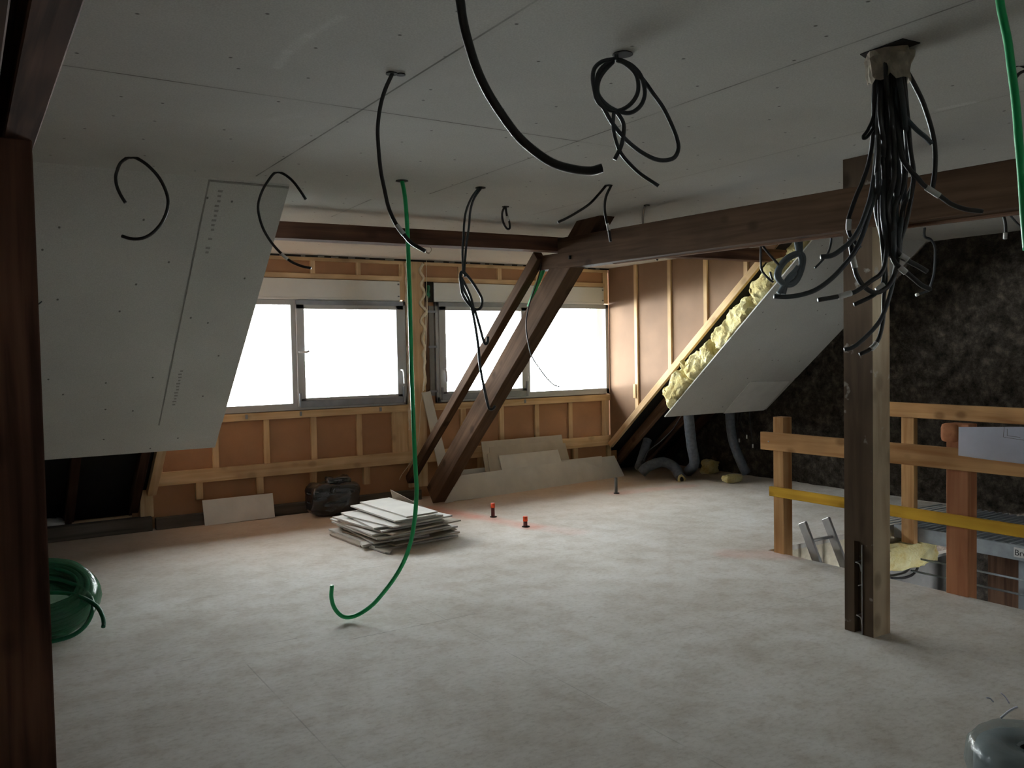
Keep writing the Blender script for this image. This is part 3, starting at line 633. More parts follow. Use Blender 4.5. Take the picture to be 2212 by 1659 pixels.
lay = [ # cx, cy, L(Y), W(X), rz
 (3.17, 6.93, .86, .74, .12), (3.12, 6.99, .92, .70, .02), (3.19, 6.86, .80, .68, .18), (3.06, 6.98, .94, .50, -.02), (3.20, 6.88, .72, .70, .2), (3.10, 6.95, .95, .60, .05),
 (3.12, 6.93, .90, .70, .08), (3.05, 6.98, .92, .56, .0), (3.18, 6.84, .78, .72, .16), (3.10, 6.93, .85, .62, .10), (3.08, 6.96, .86, .50, -.03), (3.16, 6.86, .80, .60, .14), (3.20, 6.90, .80, .40, .1), (3.15, 6.95, .92, .38, .06), (3.22, 6.98, .90, .30, .05)]
tb = []
names = 'lowest,second,third,fourth,fifth,sixth,seventh,eighth,ninth,tenth,eleventh,twelfth,thirteenth,fourteenth,topmost'.split(',')
z = .002
for i, (cx, cy, L, Wd, rz) in enumerate(lay):
    slab(i, cx, cy, z, L, Wd, rz+rnd.uniform(-.04, .04), rnd.uniform(-.006, .006), -.004*i*.5, 'plaster_edge' if i in (2, 5, 8) else 'plaster_light',
         '%s grey plasterboard offcut of the pile between the black bundle and the struts' % names[i])
    z += .0165
o = prism('plasterboard_offcut', [on(843, 1058, 'Y', 7.35), on(954, 1116, 'Y', 6.75), on(952, 1122, 'Y', 6.85), on(853, 1095, 'Y', 7.35)], (1, .8, 0), .0125, 'plaster_edge',
          label='triangular tan offcut standing up at the back of the board pile', cat='board offcut', group='plasterboard offcuts piled on the floor')
prism('plasterboard_offcut', [on(957, 1128, 'Z', .16), on(986, 1144, 'Z', .01), on(965, 1152, 'Z', .005), on(955, 1150, 'Z', .02)], (.3, -1, .3), .0125, 'plaster_edge',
      label='small offcut propped against the right side of the board pile', cat='board offcut', group='plasterboard offcuts piled on the floor')
def floorpoly(name, pxs, z, th, m, label):
    prism(name, [on(x, y, 'Z', z) for x, y in pxs], (0, 0, 1), th, m, label=label, cat='board offcut', group='plasterboard offcuts piled on the floor')
floorpoly('plasterboard_offcut', ((712, 1156), (728, 1152), (800, 1176), (778, 1182)), .005, .0125, 'plaster_edge', 'flat tan offcut on the floor in front of the pile, leftmost')
floorpoly('plasterboard_offcut', ((797, 1184), (812, 1180), (848, 1190), (843, 1197), (832, 1196)), .005, .0125, 'plaster_light', 'narrow grey offcut on the floor nearest the camera in front of the pile')
floorpoly('plasterboard_offcut', ((778, 1176), (812, 1170), (818, 1176), (783, 1183)), .022, .02, 'plaster_light', 'short thick grey offcut lying across the others in front of the pile')

# ================================================================= floor pipes
def pipe(px, h, r, ml, mt, label, split):
    p = on(*px, 'Z', 0); e = empty('floor_pipe', p, label, 'pipe')
    lathe('pipe_stub', [(.001, 0), (r, 0), (r, h*split), (r*.98, h*split), (r*.98, h-.004), (r*.8, h)], ml, p, e, 16)
    if mt: lathe('pipe_cap', [(r*.9, 0), (r*1.16, 0), (r*1.16, h*(1-split)), (r*.9, h*(1-split)+.002), (.001, h*(1-split)+.002)], mt, p+V((0, 0, h*split)), e, 16, label='bright red-orange painted top')
    lathe('pipe_collar', [(.001, .0), (r*1.9, .0), (r*1.9, .006), (r, .008)], 'dark_hole', p+V((0.005, 0, 0.0005)), e, 16)
pipe((1065, 1117), .135, .018, 'maroon', 'orange', 'taller dark red pipe stub with orange top standing on the floor near the struts', .68)
pipe((1135, 1138), .095, .019, 'maroon', 'orange', 'shorter dark red pipe stub with red top, nearer the camera', .55)
pipe((1331, 1066), .175, .017, 'pipe_grey', None, 'plain grey pipe stub standing on the floor before the leaning boards', .8)

# ================================================================= stair opening
sx0, sx1, sy0, sy1 = 5.30, 6.93, 2.0, 4.62
bm = bmesh.new()
abox(bm, (sx0, sy1, -.38), (sx1+.6, sy1+.05, -.04)); struct(obj('trim_1', bm, 'foam'))
struct(box('wall_lower_back', (sx0-1.3, sy1+.06, -2.85), (XG, sy1+.09, -.40), 'board_grey'))
box('edge_strip', (sx0, sy1+.02, -.40), (XG, sy1+.09, -.375), 'white', bpy.data.objects['wall_lower_back'], label='white edge strip')
struct(box('wall_lower_left', (4.0, -2.5, -2.85), (4.03, sy1+.06, -.05), 'board_grey'))
bm = bmesh.new()
for a, b in (((4.0, -2.6, -2.9), (XG+.1, -2.5, -1.7)), ((4.0, -2.6, -.8), (XG+.1, -2.5, -.04)), ((4.0, -2.6, -1.7), (4.9, -2.5, -.8)), ((6.9, -2.6, -1.7), (XG+.1, -2.5, -.8))): abox(bm, a, b)
struct(obj('wall_lower_rear', bm, 'board_grey'))
struct(box('floor_lower', (4.0, -2.5, -2.9), (XG, sy1+.09, -2.85), 'board_grey'))
struct(box('ceiling_lower', (4.03, -2.5, -.34), (sx0, sy1, -.30), 'board_grey'))
# floor joist edges around the hole
box('trim_2', (sx0-.02, sy0, -.30), (sx0, sy1, -.041), 'dark_wood', None, kind='structure')
# corrugated steel deck
e = empty('steel_deck', (7.5, 3.4, -.06), 'grey corrugated steel deck along the stone gable behind the stair opening', 'deck')
bm = bmesh.new(); n = 46; prof = []
for i in range(n):
    y = sy0+.0+(sy1+.35-sy0)*i/n; prof += [(y, .0), (y+.014, .018), (y+.034, .018), (y+.048, .0)]
a = [bm.verts.new((sx1, y, z-.015)) for y, z in prof]; b = [bm.verts.new((XG-.02, y, z-.015)) for y, z in prof]
for i in range(len(a)-1): bm.faces.new((a[i], a[i+1], b[i+1], b[i]))
obj('deck_sheet', bm, 'zinc', None, e)
box('edge_channel', (sx1-.03, sy0, -.105), (sx1, sy1-.02, .012), 'zinc', e, bev=.003, label='smooth grey edge channel')
lbl = box('channel_label', (sx1-.0325, 3.36, -.08), (sx1-.0305, 3.565, -.005), 'label', e, label='white printed label')
try:
    cu = bpy.data.curves.new('label_text', 'FONT'); cu.body = 'Bre'; cu.size = .066; cu.extrude = .0004
    tmp = bpy.data.objects.new('label_text', cu); sc.collection.objects.link(tmp); bpy.context.view_layer.update()
    me = bpy.data.meshes.new_from_object(tmp.evaluated_get(bpy.context.evaluated_depsgraph_get())); sc.collection.objects.unlink(tmp); bpy.data.objects.remove(tmp)
    me.materials.append(M['black']); to = bpy.data.objects.new('label_lettering', me)
    Rt = Matrix(((0, 0, -1), (-1, 0, 0), (0, 1, 0))).to_4x4()
    reg(to, Matrix.Translation((sx1-.0335, 3.56, -.066)) @ Rt, lbl)
except Exception as ex: print('text', ex)
lump('wool_edge', (0, 0, 0), (.85, .16, .24), 'wool', amp=.04, fr=6, cuts=14, Mx=Matrix.Translation((6.55, sy1-.17, -.37)), label='yellow glass wool hanging out under the steel deck in the stair opening', cat='insulation')
# studs and rods of the partition below the deck
for i, (y, m, l) in enumerate(((3.62, 'zinc', 'vertical steel stud below the deck, behind the larch railing post'), )):
    timber('steel_stud', (7.15, y, -2.85), (7.15, y, -.10), .06, .05, m, upv=(0, 1, 0), label=l, cat='stud')
for z, l in ((-.30, 'upper'), (-.42, 'middle'), (-.58, 'lowest')):
    tube('horizontal_rod', [(7.08, 2.0, z), (7.08, 4.55, z)], .010, 'zinc', None, 6, 2, label='%s thin horizontal steel rod below the deck' % l, cat='rod')
for y, l in ((3.9, 'brown board below the deck, nearest the grey partition'), (3.42, 'brown board below the deck behind the steel stud'), (2.98, 'brown board below the deck at the right edge of the picture')):
    timber('brown_board', (7.5, y, -2.85), (7.5, y, -.12), .38, .03, 'old_wood', upv=(1, 0, 0), label=l, cat='board')
tube('black_cable', [on(x, y, 'Y', 4.6) for x, y in ((1982, 1219), (1981, 1230), (1970, 1242), (1952, 1248), (1935, 1249), (1926, 1249))], .012, 'black', None, 8, label='black cable curving over the grey partition in the stair opening', cat='cable')
# ladder
e = empty('aluminium_ladder', (5.9, 3.3, -2.85), 'aluminium ladder whose top sticks out of the stair opening left of the post', 'ladder')
for x in (5.685, 5.975):
    k = (.325)/.175; top = V((x, 4.60, .175)); foot = V((x, 4.60-3.02/k/1.0*.9, -2.84))
    timber('side_rail', foot, top, .028, .075, 'alu', e, upv=(0, 1, 0))
d = (V((0, 4.60, .175))-V((0, 4.60-3.02/k*.9, -2.84))).normalized()
for i in range(11):
    p = V((0, 4.60, .175))-d*(.155+.28*i); tube('rung', [(5.69, p.y, p.z), (5.97, p.y, p.z)], .014, 'alu', e, 8, 2)
# guard railing
def prt(name, parent, px0, px1, X, th, m, **k):
    # horizontal board drawn through its left and right vertical extents on plane X
    (a, b), (c, d_) = px0, px1
    A, B = on(*a, 'X', X), on(*b, 'X', X); C_, D = on(*c, 'X', X), on(*d_, 'X', X)
    y0, zt0, zb0, y1, zt1, zb1 = (A.y+B.y)/2, A.z, B.z, (C_.y+D.y)/2, C_.z, D.z
    p0 = V((X+th/2, y0, (zt0+zb0)/2)); p1 = V((X+th/2, y1, (zt1+zb1)/2))
    return timber(name, p0, p1, th, ((zt0-zb0)+(zt1-zb1))/2, m, parent, **k)
e = empty('guard_railing', (5.28, 3.8, 0), 'near timber guard railing around the stair opening with a yellow lower board', 'railing')
timber('railing_post', (5.335, 4.50, -.28), (5.335, 4.50, 1.055), .10, .10, 'rail_pine', e, upv=(0, 1, 0), label='pale post')
timber('railing_post', (5.335, 3.082, -.28), (5.335, 3.082, 1.09), .10, .145, 'rail_red', e, upv=(0, 1, 0), label='reddish post')
timber('railing_post', (5.335, 1.75, 0), (5.335, 1.75, 1.09), .10, .12, 'rail_pine', e, upv=(0, 1, 0))
timber('top_board', (5.265, 4.645, .867), (5.265, 1.2, .873), .035, .138, 'rail_pine', e, label='orange pine board')
timber('lower_board', (5.27, 4.57, .478), (5.27, 1.2, .476), .03, .074, 'yellow_paint', e, label='yellow painted board')
tube('screw_head', [(5.2465, 4.56, .865), (5.244, 4.56, .865)], .006, 'nail', e, 8, 2)
e2 = empty('guard_railing', (6.85, 3.8, -.1), 'far timber guard railing standing between stair opening and stone gable', 'railing')
timber('railing_post', (6.87, 4.43, -.12), (6.87, 4.43, 1.0), .055, .12, 'rail_pine', e2, upv=(0, 1, 0))
timber('railing_post', (6.87, 2.2, -.12), (6.87, 2.2, 1.0), .055, .12, 'rail_pine', e2, upv=(0, 1, 0))
timber('top_board', (6.82, 4.60, 1.035), (6.82, 1.9, 1.025), .04, .125, 'rail_pine', e2)
# paper plan clipped on the railing
def paper():
    e = empty('paper_plan', (5.22, 2.86, .88), 'large white paper plan hung over the near railing at the right edge', 'paper'); bm = bmesh.new(); X = 5.238
    n = 10; rows = 6; G = []
    c = [on(2073, 922, 'X', X), on(2070, 984, 'X', X), V((X, 2.45, .875)), V((X, 2.45, 1.115))]
    for i in range(n+1):
        s = i/n; T = c[0].lerp(c[3], s); B = c[1].lerp(c[2], s); col = []
        for j in range(rows+1):
            p = T.lerp(B, j/rows); p.x -= .010*math.sin(s*5)+.012*(1-j/rows); col.append(bm.verts.new(p-V((5.22, 2.86, .88))))
        G.append(col)
    for i in range(n):
        for j in range(rows): bm.faces.new((G[i][j], G[i+1][j], G[i+1][j+1], G[i][j+1]))
    bmesh.ops.solidify(bm, geom=bm.faces[:], thickness=.0012)
    pp = obj('paper_sheet', bm, 'paper', Matrix.Translation((5.22, 2.86, .88)), e)
    # the pencilled rectangle at the right margin
    for a, b in (((2.752, 1.10), (2.758, 1.035)), ((2.755, 1.035), (2.60, 1.022)), ((2.752, 1.102), (2.60, 1.104)), ((2.735, 1.085), (2.735, 1.045)), ((2.735, 1.045), (2.66, 1.04))):
        tube('drawn_line', [(5.2135, a[0], a[1]), (5.2135, b[0], b[1])], .0011, 'strand_grey', pp, 5, 2)
M['paper'] = plain('white_paper', (.78, .82, .95), .7, var=.03)
paper()
lump('railing_block', (-.03, -.06, -.06), (.03, .06, .06), 'rail_red', e, amp=.002, fr=3, cuts=3, Mx=Matrix.Translation((5.30, 3.13, 1.03)))

# ================================================================= green coil and wrapped roll
P = V((.36, 5.80, 0))
e = empty('hose_coil', P, 'coil of green hose wrapped in film on the floor behind the left post', 'hose coil')
tl = Matrix.Rotation(math.radians(24), 4, 'X')
def torus(bm, R, r, n=48, m=20, sz=1.0):
    pts = [V((R*math.cos(2*math.pi*i/n), R*math.sin(2*math.pi*i/n), 0)) for i in range(n)]
    G = []
    for i in range(n):
        a = 2*math.pi*i/n; d_ = V((math.cos(a), math.sin(a), 0))
        G.append([bm.verts.new(d_*(R+r*math.cos(t))+V((0, 0, r*sz*math.sin(t)))) for t in (2*math.pi*k/m for k in range(m))])
    for i in range(n):
        for k in range(m): bm.faces.new((G[i][k], G[(i+1) % n][k], G[(i+1) % n][(k+1) % m], G[i][(k+1) % m]))
TC = Matrix.Translation(P+V((0, 0, .185))) @ tl
for k, (R, zz) in enumerate([(.19+.026*a, .026*b-.08) for a in range(4) for b in range(7) if not (a == 3 and b in (0, 6))]):
    bm = bmesh.new(); torus(bm, R, .0125, 40, 6); obj('hose_turn', bm, 'dark_green', TC @ Matrix.Translation((0, 0, zz)), e, smooth=True)
bm = bmesh.new(); torus(bm, .232, .085, 48, 20, 1.25)
for v in bm.verts: v.co += noise.noise_vector(v.co*9)*.010
obj('wrapping_film', bm, 'film_green', TC, e, smooth=True, label='glossy green-tinted film')
bm = bmesh.new(); bmesh.ops.create_circle(bm, cap_ends=True, segments=32, radius=.17)
bmesh.ops.subdivide_edges(bm, edges=bm.edges[:], cuts=3)
for v in bm.verts: v.co.z += .02*noise.noise(v.co*14)-.03
obj('film_bottom', bm, 'film_green', TC, e, smooth=True)
gd = depth(on(190, 1300, 'Z', .12))
def gp(L): return [atd(x, y, gd*k) for x, y, k in L]
tube('hose_end', gp([(80, 1246, 1.0), (120, 1250, .99), (150, 1259, .985), (174, 1269, .98), (191, 1284, .975), (200, 1301, .965), (200, 1318, .95), (194, 1336, .935), (181, 1355, .92), (158, 1372, .91), (128, 1382, .90), (96, 1388, .895), (60, 1390, .89)]), .0125, 'dark_green', e)
tube('hose_end', gp([(80, 1281, .97), (135, 1281, .97), (165, 1286, .965), (192, 1298, .955), (211, 1312, .95), (221, 1330, .94), (224, 1345, .935), (223, 1354, .93)]), .0125, 'dark_green', e)
P = V((3.06, 1.50, 0))
e = empty('wrapped_roll', P, 'clear film wrapped roll standing on the floor in the bottom right corner', 'roll')
lathe('roll_body', [(.001, 0), (.185, 0), (.195, .02), (.195, .17), (.185, .20), (.06, .205), (.055, .20), (.055, .02)], 'zinc', P, e, 40)
lathe('roll_core', [(.054, .03), (.054, .20)], 'dark_hole', P, e, 24)
lathe('core_void', [(.053, .15), (.001, .15)], 'dark_hole', P, e, 24)
bm = bmesh.new()
pr = [(.21, .0), (.205, .07), (.225, .14), (.215, .20), (.19, .228), (.12, .232), (.07, .222), (.06, .19)]; seg = 44
G = []
for r, z in pr:
    G.append([bm.verts.new(V((r*math.cos(2*math.pi*i/seg), r*math.sin(2*math.pi*i/seg), z))) for i in range(seg)])
for a, b in zip(G, G[1:]):
    for i in range(seg): bm.faces.new((a[i], a[(i+1) % seg], b[(i+1) % seg], b[i]))
for v in bm.verts: v.co += V((1, 1, .6))*(noise.noise(v.co*16)*.009+noise.noise(v.co*45)*.004)
obj('shrink_film', bm, 'film_clear', Matrix.Translation(P), e, smooth=True, label='crinkled clear film')
for a in ((2085, 1585), ) : pass
for k, (a, b) in enumerate((((2163, 1497), (2180, 1519)), ((2162, 1551), (2198, 1527)), ((2131, 1507), (2146, 1516)))):
    dd = depth(on(2170, 1560, 'Z', .25)); tube('film_wisp', [atd(*a, dd), atd((a[0]+b[0])/2, (a[1]+b[1])/2-3, dd), atd(*b, dd)], .0022 if k != 1 else .004, 'paper', e, 5, 4)

# ================================================================= cables hanging from the ceiling
def hole(px, r=.035, sq=1.0):
    p = on(*px, 'Z', CZ)
    bm = bmesh.new(); bmesh.ops.create_cone(bm, segments=18, radius1=r, radius2=r*.94, depth=.004, cap_ends=True)
    for v in bm.verts: v.co.x *= sq
    obj('cable_hole', bm, 'dark_hole', Matrix.Translation((p.x, p.y, CZ-.0021)), ce)
def dz(px, z=CZ): return depth(on(*px, 'Z', z))
def upto(x, d):
    # pixel row at which the column x meets the ceiling at depth d
    a, b = atd(x, 0, d).z, atd(x, 1000, d).z
    return (x, 1000*(a-CZ+.004)/(a-b))
def px3(L, d):
    # pixels (x, y[, depth offset]) -> points at about depth d
    return [atd(p[0], p[1], d+(p[2] if len(p) > 2 else 0)) for p in L]
def cable(name, anchor, label, strands, cat='cable', group=None, d=None, r=.008, m='black', tags=(), wires=(), hang=True):
    if d and anchor[1] > 300 and hang: anchor = upto(anchor[0], d)
    up_ = bool(d) and anchor[1] > 120 and hang; d = d or dz(anchor); P0 = atd(*anchor, d)
    e = empty(name, P0, label, cat, group)
    for L in strands:
        rr, mm, LL = r, m, L
        if isinstance(L, dict): rr, mm, LL = L.get('r', r), L.get('m', m), L['p']
        if up_ and L is strands[0]: LL = [upto(LL[0][0], d)]+LL
        tube('cable_strand', px3(LL, d-.004), rr, mm, e, 8, 6)
    for t in tags: tube('paper_tag', px3(t, d-.006), r*1.25, 'label', e, 8, 3, label='white marking tag')
    for t in wires: tube('bare_wire', px3(t, d), .0012, 'copper', e, 5, 5)
    return e
hole((280, 340), .016)
cable('conduit_cable', (280, 340), 'black looped cable hanging leftmost from the ceiling before the left sloping board', [
    [(280, 339), (270, 344), (259, 354), (251, 375), (250, 388), (253, 404), (261, 422), (271, 438)],
    [(280, 339), (294, 341), (320, 358), (345, 386), (361, 421), (362, 449), (351, 478), (332, 501), (310, 514), (285, 516), (263, 510)]], r=.0085, m='black')
hole((602, 372), .016)
cable('conduit_cable', (602, 372), 'black curved cable with a white tag hanging at the corner of the left sloping board', [
    [(602, 371), (618, 379), (634, 393), (649, 413), (661, 431)],
    [(602, 371), (593, 374), (584, 384), (568, 409), (558, 440), (560, 467), (570, 497), (588, 526), (609, 549), (629, 565), (652, 575), (672, 579)]], r=.0075,
    tags=[[(608, 548), (614, 554), (622, 560)]])
hole((846, 158), .022); hole((866, 160), .017)
cable('conduit_cable', (848, 158), 'long single black cable with one white tag, hanging left of the green hose', [
    [(848, 158), (831, 196), (821, 233), (816, 275), (817, 311), (822, 365), (830, 407), (840, 450), (855, 483), (871, 505), (889, 525), (919, 543)]], r=.0075,
    tags=[[(857, 486), (864, 496), (872, 506)]], wires=[[(919, 543), (925, 546), (931, 543), (931, 536), (927, 534)], [(919, 543), (924, 548), (928, 548)]])
hole((868, 390), .038)
gA, gB = dz((868, 390)), depth(on(755, 1332, 'Z', .03))
GH = [(868, 388), (874, 420), (878, 462), (881, 522), (883, 582), (885, 640), (887, 720), (889, 800), (892, 880), (895, 960), (898, 1020), (900, 1056), (898, 1098), (894, 1134), (888, 1167), (877, 1202), (860, 1236), (835, 1272), (803, 1308), (768, 1330), (742, 1332), (724, 1316), (716, 1292), (717, 1265)]
tube('green_hose', [atd(x, y, gA+(gB-gA)*min(1, max(0, (y-388)/940))-.25*math.sin(math.pi*min(1, max(0, (y-388)/940)))) for x, y in GH], .0125, 'green', None, 10, 8, label='long bright green hose hanging from the ceiling to the floor in the middle', cat='hose')
hole((1038, 405), .033)
cable('conduit_cable', (1038, 405), 'knotted pair of grey cables hanging before the right window', [
    {'p': [(1036, 404), (1020, 425), (1008, 452), (1003, 479), (1001, 513), (999, 547), (1000, 581), (997, 592), (995, 600)], 'r': .0075},
    {'p': [(1041, 404), (1024, 429), (1016, 456), (1013, 490), (1008, 524), (1005, 558), (1003, 585), (1005, 598)], 'r': .0075},
    {'p': [(994, 590), (1002, 588), (1018, 606), (1031, 626), (1041, 646), (1040, 662), (1031, 669), (1020, 664), (1008, 651), (999, 635), (996, 617), (994, 599), (996, 588), (1003, 590)], 'r': .0085},
    {'p': [(997, 599), (1008, 621), (1018, 645), (1024, 671)], 'r': .008}, {'p': [(997, 605), (1003, 628), (1013, 648), (1020, 668)], 'r': .008},
    {'p': [(1020, 668), (1027, 705), (1033, 746), (1037, 790), (1046, 839), (1055, 878), (1060, 884), (1066, 882), (1070, 876)], 'r': .009},
    {'p': [(1026, 670), (1036, 705), (1045, 737), (1049, 743), (1053, 739), (1054, 727)], 'r': .009}], m='strand_grey')
hole((1092, 446), .026)
cable('conduit_cable', (1091, 445), 'small black loop of cable hanging between the knotted pair and the strut', [
    [(1091, 445), (1085, 459), (1086, 477), (1094, 493), (1101, 493), (1100, 479), (1095, 466), (1092, 447)]], r=.008, tags=[[(1096, 467), (1098, 478)]])
hole((1316, 400), .022)
cable('conduit_cable', (1312, 400), 'forked pair of black cables hanging above the end of the long beam', [
    [(1309, 401), (1293, 420), (1273, 441), (1246, 459), (1221, 473), (1205, 480)],
    [(1320, 401), (1309, 425), (1306, 450), (1310, 477), (1314, 490), (1317, 508), (1319, 522)]], r=.0085, tags=[[(1312, 483), (1314, 491), (1315, 498)]])
hole((1397, 443), .022)
cable('conduit_cable', (1395, 443), 'short single black cable dropping behind the long beam', [
    [(1395, 443), (1391, 452, .12), (1389, 466, .4), (1390, 488, .7), (1400, 525, .8), (1412, 552, .8), (1421, 562, .8)]], r=.009)
hole((1345, 116), .036)
def k(L): return [(1200+x/4.74, 80+y/4.74) for x, y in L]
cable('cable_coil', (1331, 117), 'coiled dark cable hanging from the ceiling right of the corrugated hose', [
    k([(620, 175), (622, 205), (625, 235)]),
    k([(600, 225), (480, 250), (400, 320), (382, 430), (402, 560), (430, 660), (520, 735), (640, 755), (760, 695), (838, 580), (843, 450), (800, 350), (700, 265), (620, 238)]),
    k([(590, 255), (500, 350), (442, 450), (430, 560), (470, 640), (560, 722), (680, 772), (780, 772), (870, 705), (912, 600), (902, 480), (860, 375), (780, 292), (680, 242), (620, 228)]),
    k([(640, 235), (700, 250), (800, 335), (900, 440), (1000, 580), (1100, 720), (1180, 880), (1240, 1030), (1258, 1140), (1220, 1230), (1130, 1262), (1020, 1250), (880, 1180), (740, 1070), (640, 960), (560, 850), (500, 740), (440, 640), (420, 560), (430, 400), (490, 300), (600, 240)]),
    {'p': k([(596, 770), (590, 920), (620, 1070), (670, 1190), (760, 1300), (880, 1410), (1055, 1525)]), 'r': .0065},
    k([(620, 760), (690, 870), (698, 980), (670, 1120), (605, 1255)])], r=.0075, m='strand_grey')
# corrugated conduit
q = spline([atd(x, y, 2.42+.0012*max(0, -y)) for x, y in ((985, -82), (987, -40), (994, 0), (1001, 48), (1013, 96), (1030, 149), (1054, 200), (1083, 246), (1117, 292), (1153, 325), (1194, 352), (1237, 365), (1276, 369), (1301, 363))], 40)
o = q[0].copy(); bm = bmesh.new(); sweep(bm, [p-o for p in q], lambda i, n: (.0135 if i % 2 else .0112), 12, False)
ch = obj('corrugated_conduit', bm, 'black', Matrix.Translation(o), smooth=True, label='thick black corrugated conduit arching down from the top centre of the picture', cat='hose')
# second green hose at the right edge
d = 2.05
tube('green_hose', [atd(x, y, d) for x, y in ((2140, -190), (2152, -100), (2160, 0), (2169, 50), (2178, 95), (2185, 150), (2191, 195), (2196, 240), (2200, 295), (2205, 351), (2209, 407), (2213, 470), (2219, 540))], .0095, 'green', None, 10, 8, label='bright green hose hanging at the right edge of the picture', cat='hose')
cable('conduit_cable', (2204, 144), 'dark cable loop at the right edge behind the green hose', [[(2194, 142), (2204, 141), (2222, 150), (2230, 170)], [(2193, 170), (2203, 158), (2222, 150)]], r=.006)
# bundle at the square hatch
hb = bmesh.new(); hp = [on(x, y, 'Z', CZ) for x, y in ((1858, 116), (1950, 82), (1988, 91), (1880, 131))]
c0 = sum(hp, V())/4; a_ = [hb.verts.new((p-c0)-V((0, 0, .001))) for p in hp]; b_ = [hb.verts.new((p-c0)-V((0, 0, .004))) for p in hp]
hb.faces.new(a_); hb.faces.new(b_[::-1])
for i in range(4): hb.faces.new((a_[i], b_[i], b_[(i+1) % 4], a_[(i+1) % 4]))
obj('ceiling_hatch', hb, 'dark_hole', Matrix.Translation(c0), ce)
D = dz((1922, 112)); RB = .0078
def A6(L): return [(1612+x/3.687, 400+y/3.687) for x, y in L]
def B8(L): return [(1860+x/5.53, 320+y/5.53) for x, y in L]
bundle = [
    ('black tagged cable of the hatch bundle ending behind the post at mid height', [(1893, 125), (1888, 200), (1886, 280, .05), (1878, 345, .1), (1862, 395, .1), (1851, 420, .1), (1834, 468, .1), (1833, 485, .1), (1834, 503, .1), (1844, 520, .1), (1858, 536, .1)], 'black', RB, [[(1834, 474, .09), (1833, 485, .09), (1833, 497, .09)]]),
    ('thick dark cable of the hatch bundle with its end curling left under the beam', [(1900, 125), (1897, 260), (1893, 340), (1883, 414), (1872, 454), (1856, 495), (1837, 522), (1815, 541), (1796, 552), (1773, 555)], 'strand_grey', .009, []),
    ('longest dark cable of the hatch bundle sweeping far left below the beam', [(1905, 130), (1900, 280), (1895, 370), (1886, 430), (1872, 481), (1859, 517), (1845, 546), (1823, 574), (1796, 602), (1764, 625), (1734, 636), (1701, 641), (1672, 640)], 'strand_grey', .0085, []),
    ('black cable of the hatch bundle with a tag, ending before the right sloping board', [(1908, 130), (1904, 250), (1910, 400), (1916, 500), (1913, 563), (1903, 591), (1883, 606), (1856, 625), (1840, 633), (1807, 641), (1767, 648)], 'black', .0082, [[(1839, 633), (1825, 637), (1811, 641)]]),
    ('black cable of the hatch bundle turning up in a tagged loop across the post', [(1912, 128), (1914, 250), (1918, 380), (1926, 430), (1932, 481), (1937, 530), (1937, 574), (1927, 606), (1910, 625), (1889, 632), (1867, 620), (1851, 595), (1844, 565), (1840, 545), (1836, 515)], 'black', .0085, [[(1841, 552), (1844, 566), (1847, 579)]]),
    ('short black cable of the hatch bundle ending low on the post', [(1903, 135), (1906, 300), (1900, 450), (1908, 549), (1910, 590), (1905, 617), (1889, 636), (1867, 648), (1845, 658)], 'black', .0075, [[(1909, 614), (1901, 620), (1894, 627)]]),
    ('lowest grey cable of the hatch bundle ending at the left side of the post', [(1918, 125), (1924, 220), (1930, 350), (1936, 450), (1938, 536), (1932, 590), (1924, 631), (1913, 666), (1897, 698), (1870, 728), (1843, 750), (1824, 755)], 'strand_grey', .0075, []),
    ('lowest tagged cable of the hatch bundle ending on the post front', [(1910, 140), (1909, 240), (1913, 330), (1920, 430), (1912, 549), (1913, 603), (1909, 644), (1908, 685), (1902, 720), (1893, 741), (1878, 755), (1857, 766)], 'black', .0075, [[(1894, 740), (1888, 748), (1881, 754)]]),
    ('black cable arching widest to the right of the hatch bundle', [(1945, 120), (1957, 150), (1973, 179), (1991, 215), (2004, 251), (2015, 291), (2020, 329), (2019, 373), (2014, 407)], 'black', .0085, []),
    ('short grey cable crossing behind the widest arch of the hatch bundle', [(1932, 120), (1936, 190), (1939, 228), (1957, 255), (1980, 280), (2000, 297), (2013, 311)], 'wire_grey', .0085, []),
    ('tagged black cable of the hatch bundle lying across the beam to the right', [(1928, 125), (1934, 230), (1946, 329), (1960, 360), (1982, 384), (1998, 402), (2031, 424), (2055, 441), (2086, 452), (2122, 457)], 'black', .0085, [[(2001, 405), (2015, 414), (2029, 423)]]),
    ('upper of two short tagged cables pointing right from the hatch bundle', [(1925, 130), (1920, 300), (1918, 420), (1925, 510), (1945, 552), (1961, 563), (1983, 575), (2003, 587)], 'black', .0085, [[(1945, 551), (1953, 556), (1961, 561)]]),
    ('lower of two short tagged cables pointing right from the hatch bundle', [(1921, 130), (1915, 300), (1920, 460), (1927, 550), (1942, 577), (1958, 589), (1976, 604), (1992, 617), (2010, 625)], 'black', .0085, [[(1943, 577), (1950, 583), (1957, 589)]]),
    ('outer right black cable hanging straight in the hatch bundle', [(1948, 125), (1956, 200), (1964, 300), (1973, 380), (1970, 414), (1965, 447), (1956, 487), (1946, 517), (1942, 560)], 'black', .008, []),
    ('small bent black cable end sticking out left of the hatch bundle', [(1889, 240), (1876, 278), (1864, 296), (1870, 298), (1878, 290), (1888, 275)], 'black', .006, []),
]
hg = 'cables hanging in a bundle from the square ceiling hatch'
for i, (lab, L, m, r, tg) in enumerate(bundle):
    off = ((i*37) % 9-4)*.006
    L2 = [(p[0], p[1], (p[2] if len(p) > 2 else 0)+off*min(1, (p[1]-80)/200)) for p in L]
    L2 = [(L2[0][0]*.5+1922*.5+(i % 5)*4-8, 108, 0)]+L2
    tg = [[(p[0], p[1], (p[2] if len(p) > 2 else 0)+off) for p in t] for t in tg]
    cable('bundle_cable', (1922, 108), lab, [L2], r=r, m=m, tags=tg, group=hg, d=D)
